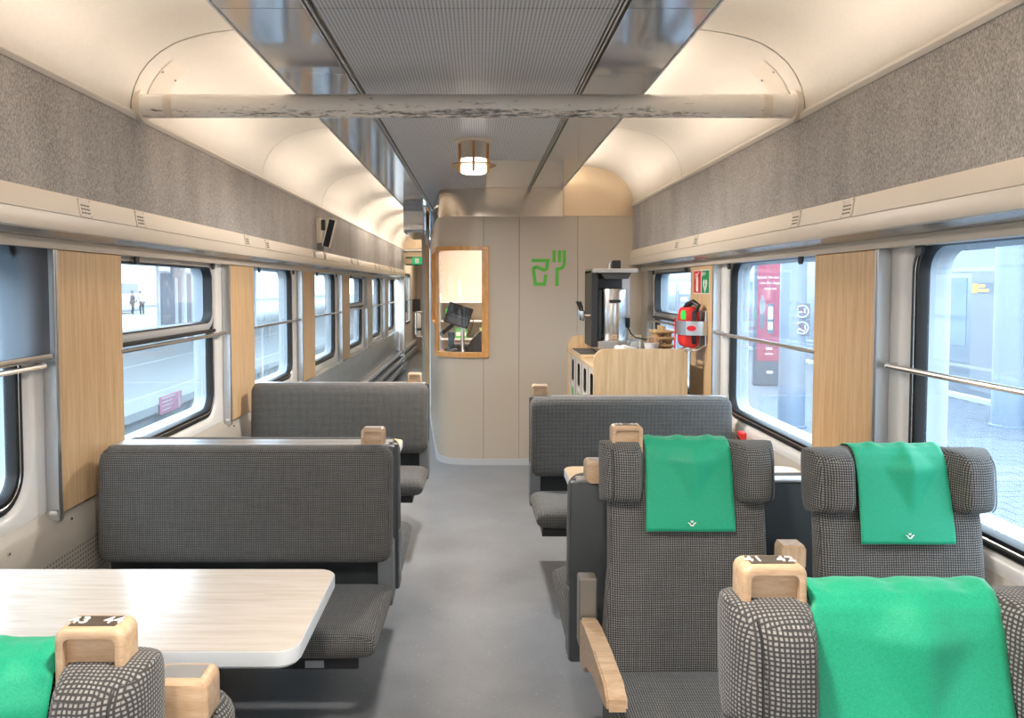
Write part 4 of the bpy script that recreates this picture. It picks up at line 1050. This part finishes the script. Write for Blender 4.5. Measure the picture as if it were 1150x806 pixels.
b = B(); b.box(-0.153, -0.150, 0.05, 0.075, -0.02, 0.19); b.build('pull_strap', M['red'], ad)

def pictos(nm, label, y, w, face):
    t = thing(nm, label, 'sign', (1.4295, y, 1.555))
    B().box(-0.002, 0.0, -w / 2, w / 2, -0.075, 0.075, 0.0006, 1).build('border', M['paper'], t)
    B().box(-0.0028, -0.0018, -w / 2 + 0.006, w / 2 - 0.006, -0.069, 0.069).build('face', face, t)
    return t
to = lambda u, v, d: (-0.0042 + 0.0014 * d, -u, v)       # u grows away from the viewer
t = pictos('extinguisher_sign', 'red sign with white fire extinguisher on the oak pillar', PYC + 0.085, 0.165, M['sign_red'])
b = B(); b.prism([(-0.022, -0.06), (0.022, -0.06), (0.022, 0.02), (0.012, 0.034), (-0.012, 0.034), (-0.022, 0.02)], 'x', -0.0042, -0.0028)
b.prism([(-0.008, 0.034), (0.008, 0.034), (0.008, 0.046), (-0.008, 0.046)], 'x', -0.0042, -0.0028)
stroke(b, [(0.0, 0.045), (0.03, 0.06)], 0.009, to); stroke(b, [(-0.006, 0.045), (-0.035, 0.05), (-0.04, 0.02)], 0.008, to)
b.build('extinguisher_symbol', M['paper'], t)
t = pictos('defibrillator_sign', 'green sign with white heart and lightning bolt beside the red sign', PYC - 0.085, 0.165, M['sign_green'])
b = B(); hp = []
for k in range(25):
    a = 2 * math.pi * k / 24
    hp.append((0.0026 * 16 * math.sin(a) ** 3, -0.02 + 0.0029 * (13 * math.cos(a) - 5 * math.cos(2 * a) - 2 * math.cos(3 * a) - math.cos(4 * a))))
b.prism(hp[:-1], 'x', -0.0042, -0.0028); b.build('heart_symbol', M['paper'], t)
b = B(); b.prism([(0.004, 0.008), (-0.014, -0.022), (-0.002, -0.022), (-0.008, -0.048), (0.014, -0.014), (0.002, -0.014), (0.010, 0.008)], 'x', -0.0052, -0.0042); b.build('bolt_symbol', M['sign_green'], t)
text('sign_text', 'AED', 0.030, M['paper'], t, (-0.0036, 0.018, 0.050), (R(90), 0, R(-90)))
b = B(); stroke(b, [(-0.055, 0.032), (-0.055, 0.064)], 0.010, to); stroke(b, [(-0.071, 0.048), (-0.039, 0.048)], 0.010, to); b.build('cross_symbol', M['paper'], t)
# pink sticker on the soffit and a red thing by the bench
o = B().box(-0.03, 0.03, -0.07, 0.07, -0.0006, 0.0006).build('sticker', plain('pink_sticker', (0.6, 0.25, 0.25), 0.5), wr)
o.rotation_euler = (0, R(10.7), 0); o.location = (1.372, 4.59, 1.6952)
hm = thing('emergency_hammer', 'small red emergency hammer holder on the sill by the end of the bench', 'hammer', (1.415, 3.965, 0.735))
B().box(-0.015, 0.018, -0.03, 0.03, -0.035, 0.035, 0.006, 1).build('holder', M['red'], hm)
b = B(); b.tube([(-0.018, -0.02, 0.0), (-0.018, 0.02, 0.01)], 0.006, 8); b.build('hammer_handle', M['black'], hm)
# ---------------------------------------------------------------- outdoors, platform side (+x)
PZ = -0.55
pf = st(B().box(1.78, 9.0, -12, 90, PZ - 0.7, PZ - 0.012).build('ground_platform', M['joint']))
PW, PD = 0.30, 0.20
pav = None; cells = []
for iy in range(0, 400):
    for ix in range(0, 24):
        x = 1.80 + PW * ix + (PW / 2 if iy % 2 else 0); y = 1.0 + PD * iy
        cells.append((x, y))
def seen(x, y):      # nearest pavers that the platform-side windows show
    return 3.2 < x < 8.8 and 4.2 < y < 14 and 0.36 < (x / y) < 0.80
near = sorted([c for c in cells if seen(*c)], key=lambda c: c[0] ** 2 + c[1] ** 2)[:300]
ns = set(near)
for (x, y) in near:
    if pav is None:
        pav = B().box(-PW / 2 + 0.006, PW / 2 - 0.006, -PD / 2 + 0.006, PD / 2 - 0.006, -0.02, 0.0, 0.003, 1).build('paver', M['paver'], pf); q = pav
    else: q = linked(pav, pf)
    q.location = (x, y, PZ + random.uniform(-0.0015, 0.0015))
bm_v, bm_f = [], []
for (x, y) in cells:
    if (x, y) in ns or x > 8.85 or y > 40: continue
    i = len(bm_v); z = PZ + random.uniform(-0.002, 0.002)
    bm_v += [(x - PW / 2 + 0.006, y - PD / 2 + 0.006, z), (x + PW / 2 - 0.006, y - PD / 2 + 0.006, z), (x + PW / 2 - 0.006, y + PD / 2 - 0.006, z), (x - PW / 2 + 0.006, y + PD / 2 - 0.006, z)]
    bm_f.append((i, i + 1, i + 2, i + 3))
me = bpy.data.meshes.new('paving'); me.from_pydata(bm_v, [], bm_f); me.materials.append(M['paver'])
o = bpy.data.objects.new('paving', me); COL.objects.link(o); o.parent = pf; o['kind'] = 'stuff'
B().box(1.78, 9.0, 40, 90, PZ - 0.02, PZ, 0).build('far_slab', M['paver'], pf)

def no_sign(parent, x, y, z, r, kind):
    """square plate with a crossed circle, facing the train (-y and -x)"""
    q = B(); q.box(-0.11, 0.11, -0.004, 0.0, -0.11, 0.11); a = Matrix.Translation((x, y, z)) @ Matrix.Rotation(R(-12), 4, 'Z')
    q.xform(a); pl = q.build('sign_plate', M['plate_blue'], parent)
    q = B(); stroke(q, [(0.085 * math.cos(R(12 * k)), 0.085 * math.sin(R(12 * k))) for k in range(31)], 0.012, lambda u, v, d: (u, -0.008 + 0.004 * d, v)); q.xform(a); q.build('ring', M['paper'], pl)
    q = B(); stroke(q, [(-0.058, 0.058), (0.058, -0.058)], 0.014, lambda u, v, d: (u, -0.010 + 0.004 * d, v)); q.xform(a); q.build('slash', M['no_red'], pl)
    q = B()
    f = lambda u, v, d: (u, -0.007 + 0.003 * d, v)
    if kind == 0:
        stroke(q, [(-0.055, -0.012), (0.045, -0.012)], 0.016, f); stroke(q, [(0.03, 0.01), (0.04, 0.03), (0.025, 0.045)], 0.008, f)
    else:
        stroke(q, [(-0.05, -0.02), (-0.02, -0.02)], 0.03, f); stroke(q, [(-0.03, -0.015), (0.03, -0.05), (0.05, -0.03), (0.04, 0.04)], 0.012, f)
    q.xform(a); q.build('cigarette_symbol' if kind == 0 else 'vape_symbol', M['paper'], pl)
def column(x, y, r, label):
    t = thing('platform_column', label, 'column', (x, y, PZ))
    B().lathe([(0, 0.0), (r, 0.0), (r, 4.8), (0, 4.8)], (0, 0, 0), 36).build('shaft', M['column'], t)
    B().lathe([(r + 0.001, 0.0), (r + 0.03, 0.0), (r + 0.03, 0.03), (r + 0.006, 0.04), (r + 0.004, 0.62), (r + 0.001, 0.63)], (0, 0, 0), 36).build('base', M['column_base'], t)
    no_sign(t, r * 0.30, -r - 0.005, 1.72, r, 0); no_sign(t, r * 0.30, -r - 0.005, 1.48, r, 1)
    return t
column(4.68, 11.3, 0.185, 'blue-grey platform column next to the red poster case, two no-smoking plates')
column(7.93, 11.3, 0.24, 'blue-grey platform column outside the last window, with round prohibition plates')
kx = thing('poster_case', 'free-standing grey case with a red poster on the paved platform', 'poster case', (6.18, 16.1, PZ), R(-10))
B().box(-0.35, 0.32, -0.10, 0.10, 0.0, 2.72, 0.03, 3).build('case', M['ad_frame'], kx)
fp = B().box(-0.29, 0.22, -0.112, -0.098, 0.52, 2.60, 0.002, 1).build('poster', M['ad_red'], kx)
for i, q in enumerate(('Nyhet! Nu kan du', 'resa fler dagar', 'med oss')):
    text('poster_text', q, 0.075, M['paper'], fp, (-0.035, -0.1135, 2.27 - 0.115 * i), (R(90), 0, 0))
b = B(); b.prism([(-0.24, 1.50), (-0.15, 1.52), (-0.12, 1.66), (-0.16, 1.84), (-0.20, 1.92), (-0.24, 1.76)], 'y', -0.116, -0.112); b.build('hand_print', M['ad_blot'], fp)
b = B(); b.prism([(-0.23, 1.20), (-0.16, 1.18), (-0.12, 1.50), (-0.24, 1.50)], 'y', -0.116, -0.112); b.build('sleeve_print', M['ad_frame'], fp)
b = B(); b.prism(rrect(-0.09, 0.04, 1.10, 1.72, 0.03, 4), 'y', -0.116, -0.112); b.build('phone_print', M['ad_frame'], fp)
b = B(); b.box(-0.07, 0.02, -0.119, -0.116, 1.40, 1.66); b.box(-0.07, 0.02, -0.119, -0.116, 1.18, 1.34); b.build('phone_screen_print', M['paper'], fp)
b = B(); b.box(-0.10, 0.02, -0.116, -0.112, 0.76, 0.80); b.box(-0.12, 0.04, -0.116, -0.112, 0.66, 0.68); b.build('footer_print', M['paper'], fp)
b = B(); b.box(-0.08, 0.04, -0.103, -0.099, 0.26, 0.31); b.build('maker_mark', M['paper'], kx)
tb = thing('timetable_board', 'pale timetable board on posts seen above the counter', 'board', (4.05, 14.6, PZ), R(-8))
B().box(-0.20, 0.20, -0.03, 0.03, 0.85, 1.94, 0.008, 1).build('frame', M['column'], tb)
B().box(-0.17, 0.17, -0.034, -0.03, 0.88, 1.76).build('sheet', M['train_white'], tb)
b = B()
for i in range(14):
    for j in range(3): b.box(-0.15 + 0.105 * j, -0.15 + 0.105 * j + 0.05 + 0.03 * ((i * 7 + j * 3) % 3) / 2, -0.036, -0.034, 0.93 + 0.057 * i, 0.945 + 0.057 * i)
b.build('timetable_print', M['column'], tb)
b = B(); b.box(-0.16, -0.04, -0.036, -0.033, 1.80, 1.88); b.box(0.02, 0.16, -0.036, -0.033, 1.83, 1.86); b.build('header_print', M['paper'], tb)
for xx in (-0.22, 0.20): B().box(xx, xx + 0.03, -0.02, 0.02, 0, 2.0, 0.004, 1).build('post', M['column'], tb)

# train shape past the platform, standing in for a reflection in the coach glass
tr = thing('reflection_train', 'grey train shape standing in for a window reflection, with an orange display', 'train', (9.25, 0, PZ))
B().box(0.0, 2.8, -30, 60, 0.03, 2.78, 0.05, 2).build('body', M['train'], tr)
b = B(); b.prism([(0.0, 2.78), (2.8, 2.78), (2.6, 3.25), (2.0, 3.5), (0.8, 3.5), (0.2, 3.25)], 'y', -30, 60); b.build('roof', M['train_roof'], tr)
gp = None
for k in range(-6, 16):
    y = 15.55 + 3.55 * k
    if gp is None: gp = B().box(-0.012, 0.0, -1.1, 1.1, 0.95, 2.25, 0.004, 1).build('window_glass', M['train_glass'], tr); q = gp  # panes stand in for the opposite window mirrored in the glass
    else: q = linked(gp, tr)
    q.location = (0, y, 0)
B().box(-0.016, 0, -30, 60, 0.55, 0.60).build('stripe', M['train_white'], tr)
B().box(-0.014, 0, -30, 60, 2.36, 2.44).build('gutter', M['train_white'], tr)
dd = B().box(-0.015, 0.0, 13.45, 14.30, 0.15, 2.36, 0.004, 1).build('reflected_panel', plain('reflected_panel_grey', (0.17, 0.19, 0.22), 0.4), tr)  # grey door shape stands in for the mirrored pillar panel
B().box(-0.02, -0.014, 13.55, 14.27, 1.95, 2.15).build('display_box', M['ad_frame'], dd)
b = B(); b.box(-0.024, -0.02, 14.12, 14.26, 1.97, 2.13); b.build('display_number', M['orange_led'], dd)
b = B(); b.box(-0.024, -0.02, 13.92, 14.10, 2.07, 2.11); b.box(-0.024, -0.02, 13.82, 14.10, 1.99, 2.03); b.build('display_text', M['orange_led'], dd)
cn = st(B().box(8.6, 12.2, -12, 60, 4.2, 4.35).build('canopy_roof', M['train_roof']))
for k in range(18): B().box(8.6, 12.2, -10 + 4 * k, -9.8 + 4 * k, 3.95, 4.2).build('canopy_beam', M['clad'], cn)

# ---------------------------------------------------------------- outdoors, track side (-x)
st(B().box(-5.9, -1.6, -20, 120, -1.9, -1.32).build('ground_track', M['ballast']))
# ballast: loose stones nobody could count
bb = bmesh.new()
proto = [(-0.5, -0.4, 0), (0.5, -0.5, 0), (0.45, 0.5, 0), (-0.5, 0.45, 0), (-0.2, -0.2, 0.6), (0.25, -0.1, 0.7), (0.2, 0.25, 0.55)]
pf_ = [(0, 1, 5, 4), (1, 2, 6, 5), (2, 3, 6), (3, 0, 4, 6), (4, 5, 6)]
V, F_ = [], []
for i in range(16000):
    y = random.uniform(3, 42); x = random.uniform(-5.75, -3.6)
    sz = random.uniform(0.05, 0.10); a = random.uniform(0, 6.28); z = -1.34 + random.uniform(0, 0.04)
    n0 = len(V)
    for p in proto: V.append((x + sz * (p[0] * math.cos(a) - p[1] * math.sin(a)), y + sz * (p[0] * math.sin(a) + p[1] * math.cos(a)), z + sz * p[2]))
    F_ += [tuple(n0 + k for k in f) for f in pf_]
me = bpy.data.meshes.new('ballast'); me.from_pydata(V, [], F_); me.materials.append(M['ballast'])
o = bpy.data.objects.new('ballast', me); COL.objects.link(o); o['kind'] = 'stuff'; o['label'] = 'grey track ballast stones along the opposite platform edge'; o['category'] = 'ballast'
for x in (-4.55, -3.1): st(B().box(x - 0.035, x + 0.035, -20, 120, -1.32, -1.16, 0.01, 1).build('ground_rail', M['rail']))
pl = st(B().box(-16.0, -5.75, -20, 120, -1.3, PZ - 0.02).build('ground_far_platform', M['concrete']))
B().box(-16.0, -5.62, -20, 120, PZ - 0.14, PZ).build('platform_slab', M['concrete'], pl)
for k in range(34): B().box(-5.745, -5.735, -4 + 1.6 * k, -3.985 + 1.6 * k, -1.3, PZ - 0.15).build('edge_joint', M['column'], pl)
for x in (-6.3, -9.0): B().box(x - 0.05, x + 0.05, -20, 120, PZ, PZ + 0.004).build('platform_line', M['train_white'], pl)
sg = thing('trackside_sign', 'faded red warning sign on the opposite platform edge', 'sign', (-5.60, 13.95, -0.585))
B().box(-0.01, 0.01, -0.50, 0.50, -0.16, 0.16, 0.004, 1).build('plate', M['pink'], sg)
b = B()
for i in range(4): b.box(0.011, 0.014, -0.42 - 0.0, 0.16 - 0.06 * (i % 2) - 0.05 * i, 0.11 - 0.07 * i, 0.135 - 0.07 * i)
b.build('sign_lines', M['train_white'], sg)
b = B(); f = lambda u, v, d: (0.011 + 0.003 * d, u, v)
stroke(b, [(0.36, 0.06), (0.36, -0.06)], 0.07, f); stroke(b, [(0.34, -0.05), (0.33, -0.14)], 0.035, f); stroke(b, [(0.38, -0.05), (0.40, -0.14)], 0.035, f); stroke(b, [(0.36, 0.09), (0.36, 0.13)], 0.05, f)
b.build('person_symbol', M['train_white'], sg)
def poster(y, label, blots):
    t = thing('platform_poster', label, 'poster', (-13.4, y, PZ), R(-10))
    for xx in (-0.06,): pass
    B().box(-0.04, 0.04, -0.62, 0.62, 0.35, 2.75, 0.01, 1).build('frame', M['clad'], t)
    f_ = B().box(0.04, 0.05, -0.54, 0.54, 0.45, 2.65).build('print', M['ad_dark'], t)
    b = B()
    for (u, v, r) in blots:
        b.prism([(u + r * math.cos(R(30 * k)), v + 1.5 * r * math.sin(R(30 * k))) for k in range(12)], 'x', 0.05, 0.054)
    b.box(0.05, 0.054, -0.4, 0.2, 0.78, 0.84); b.box(0.05, 0.054, -0.4, 0.05, 0.66, 0.70); b.box(0.05, 0.054, -0.3, 0.3, 1.18, 1.20)
    b.build('pale_print', M['ad_blot'], f_)
    for yy in (-0.66, 0.66): B().box(-0.05, 0.05, yy - 0.05, yy + 0.05, 0, 3.6, 0.01, 1).build('post', M['clad'], t)
poster(33.0, 'dark poster on posts under the D sign across the tracks', [(-0.1, 2.2, 0.09), (0.12, 1.95, 0.07), (0.25, 1.75, 0.06), (0.0, 1.40, 0.10)])
poster(34.9, 'second dark poster on posts, farther from the bus shelter windows', [(-0.25, 2.2, 0.08), (0.05, 1.9, 0.07), (0.2, 1.75, 0.05), (-0.1, 1.45, 0.09)])
ds = thing('platform_letter_sign', 'blue square sign with white letter D above the posters', 'sign', (-12.5, 31.9, 2.12), R(-35))
B().box(-0.04, 0.04, -0.30, 0.30, -0.22, 0.42, 0.01, 1).build('plate', M['column'], ds)
B().box(-0.015, 0.015, -0.02, 0.02, 0.42, 1.45).build('hanger', M['clad'], ds)
text('letter', 'D', 0.42, M['train_white'], ds, (0.045, 0.0, 0.05), (R(90), 0, R(90)), 0.004)
# white train beyond the far platform
tw = thing('white_train', 'white train with dark windows standing beyond the far platform', 'train', (-27.5, 0, PZ))
B().box(-2.8, 0.0, -30, 63.0, 0.1, 2.95, 0.25, 4).build('body', M['train_white'], tw)
gp = None
for k in range(-8, 11):
    if gp is None: gp = B().box(0.0, 0.02, -1.45, 1.45, 1.55, 2.35, 0.005, 1).build('window_glass', M['ad_dark'], tw); q = gp
    else: q = linked(gp, tw)
    q.location = (0, 60.5 + 3.2 * (k - 10), 0)
def figure(nm, label, x, y, rz, coat, lean):
    """small far figure: one skinned body with coat and trousers over it"""
    t = thing(nm, label, 'person', (x, y, PZ), rz)
    def skin(name, verts, edges, rad, m, root=0):
        me = bpy.data.meshes.new(name); me.from_pydata(verts, edges, []); o = bpy.data.objects.new(name, me); COL.objects.link(o); o.parent = t
        md = o.modifiers.new('skin', 'SKIN'); md.use_smooth_shade = True
        for i, r in enumerate(rad): me.skin_vertices[0].data[i].radius = (r, r)
        me.skin_vertices[0].data[root].use_root = True
        o.modifiers.new('sub', 'SUBSURF').levels = 1; me.materials.append(m); return o
    L = lean
    sk = [(0, 0, 0.95), (0, L * 0.5, 1.15), (0, L, 1.42), (0, L * 1.15, 1.52), (0, L * 1.25, 1.60), (0, L * 1.3, 1.72),
          (0.19, L, 1.40), (0.25, L + 0.03, 1.12), (0.24, L + 0.14, 0.90), (-0.19, L, 1.40), (-0.25, L + 0.06, 1.12), (-0.22, L + 0.2, 0.93),
          (0.09, 0, 0.90), (0.10, 0.04, 0.50), (0.10, -0.02, 0.08), (0.10, 0.10, 0.04), (-0.09, 0, 0.90), (-0.10, 0.10, 0.50), (-0.10, 0.0, 0.08), (-0.10, 0.12, 0.04)]
    ed = [(0, 1), (1, 2), (2, 3), (3, 4), (4, 5), (2, 6), (6, 7), (7, 8), (2, 9), (9, 10), (10, 11), (0, 12), (12, 13), (13, 14), (14, 15), (0, 16), (16, 17), (17, 18), (18, 19)]
    ra = [0.13, 0.12, 0.14, 0.05, 0.08, 0.09, 0.055, 0.045, 0.04, 0.055, 0.045, 0.04, 0.085, 0.06, 0.045, 0.04, 0.085, 0.06, 0.045, 0.04]
    skin('body', sk, ed, ra, M['skin'])
    skin('coat', sk[0:3] + sk[6:8] + sk[9:11], [(0, 1), (1, 2), (2, 3), (3, 4), (2, 5), (5, 6)], [0.165, 0.155, 0.165, 0.075, 0.062, 0.075, 0.062], coat)
    skin('trousers', [sk[0]] + sk[12:15] + sk[16:19], [(0, 1), (1, 2), (2, 3), (0, 4), (4, 5), (5, 6)], [0.145, 0.10, 0.075, 0.06, 0.10, 0.075, 0.06], M['coat_dark'])
    b = B(); b.lathe([(0, 0.11), (0.06, 0.10), (0.10, 0.05), (0.105, 0.0), (0.09, -0.04), (0, -0.05)], (0, L * 1.3 - 0.03, 1.69), 14); b.build('hair', M['coat_dark'], t)
figure('person', 'person in a pale coat leaning forward by the white train', -24.6, 56, R(60), M['coat_pale'], 0.16)
figure('person', 'person in dark clothes standing beside the pale-coated one', -26.0, 57.5, R(-40), M['coat_dark'], 0.04)
# canopy, poles and the pale hall behind
cl = st(B().box(-17, -6.5, -20, 100, 3.55, 3.72).build('canopy_far', M['train_white']))
for k in range(24): B().box(-17, -6.5, -14 + 4.6 * k, -13.7 + 4.6 * k, 3.30, 3.55).build('canopy_beam', M['clad'], cl)
pole = None
for i in range(9):
    y = 20.0 + 9.2 * i
    lb = 'pale steel canopy pole on the far platform, %s' % ('beside the lowered blind', 'before the posters', 'behind the posters', 'beside the wide bright gap', 'seen through the second window', 'seen past the second oak pillar', 'seen through the third window', 'seen through the narrow fourth window', 'last before the hall')[i]
    if pole is None:
        pole = thing('canopy_pole', lb, 'pole', (-11.2, y, PZ)); B().lathe([(0, 0), (0.13, 0), (0.13, 0.05), (0.09, 0.08), (0.09, 4.1), (0, 4.1)], (0, 0, 0), 16).build('shaft', M['clad'], pole)
        B().box(-0.5, 0.5, -0.05, 0.05, 3.70, 3.95, 0.02, 1).build('head', M['clad'], pole)
    else: dup(pole, (-11.2, y, PZ), 0, lb)
hl = thing('station_hall', 'long pale station hall with rows of glazed bays across the tracks', 'building', (-36, 0, PZ))
B().box(-4, 0, 10, 190, 0, 7.5).build('wall', M['train_white'], hl)
B().box(-5, 1.0, 8, 192, 7.5, 8.0).build('roof', M['clad'], hl)
gp = None
for k in range(30):
    if gp is None:
        gp = B().box(0, 0.05, -2.2, 2.2, 0.5, 3.2).build('window', M['clad'], hl); g2 = B().box(0.05, 0.08, -2.0, 2.0, 0.7, 3.0).build('pane', M['train_glass'], gp); q = gp
    else: q = linked(gp, hl); linked(g2, q)
    q.location = (0, 14 + 6 * k, 0)
st(B().box(-200, -16, -60, 220, -1.0, PZ - 0.05).build('ground_yard', M['concrete']))
st(B().box(12.2, 200, -60, 220, -1.6, -1.2).build('ground_beyond', M['concrete']))
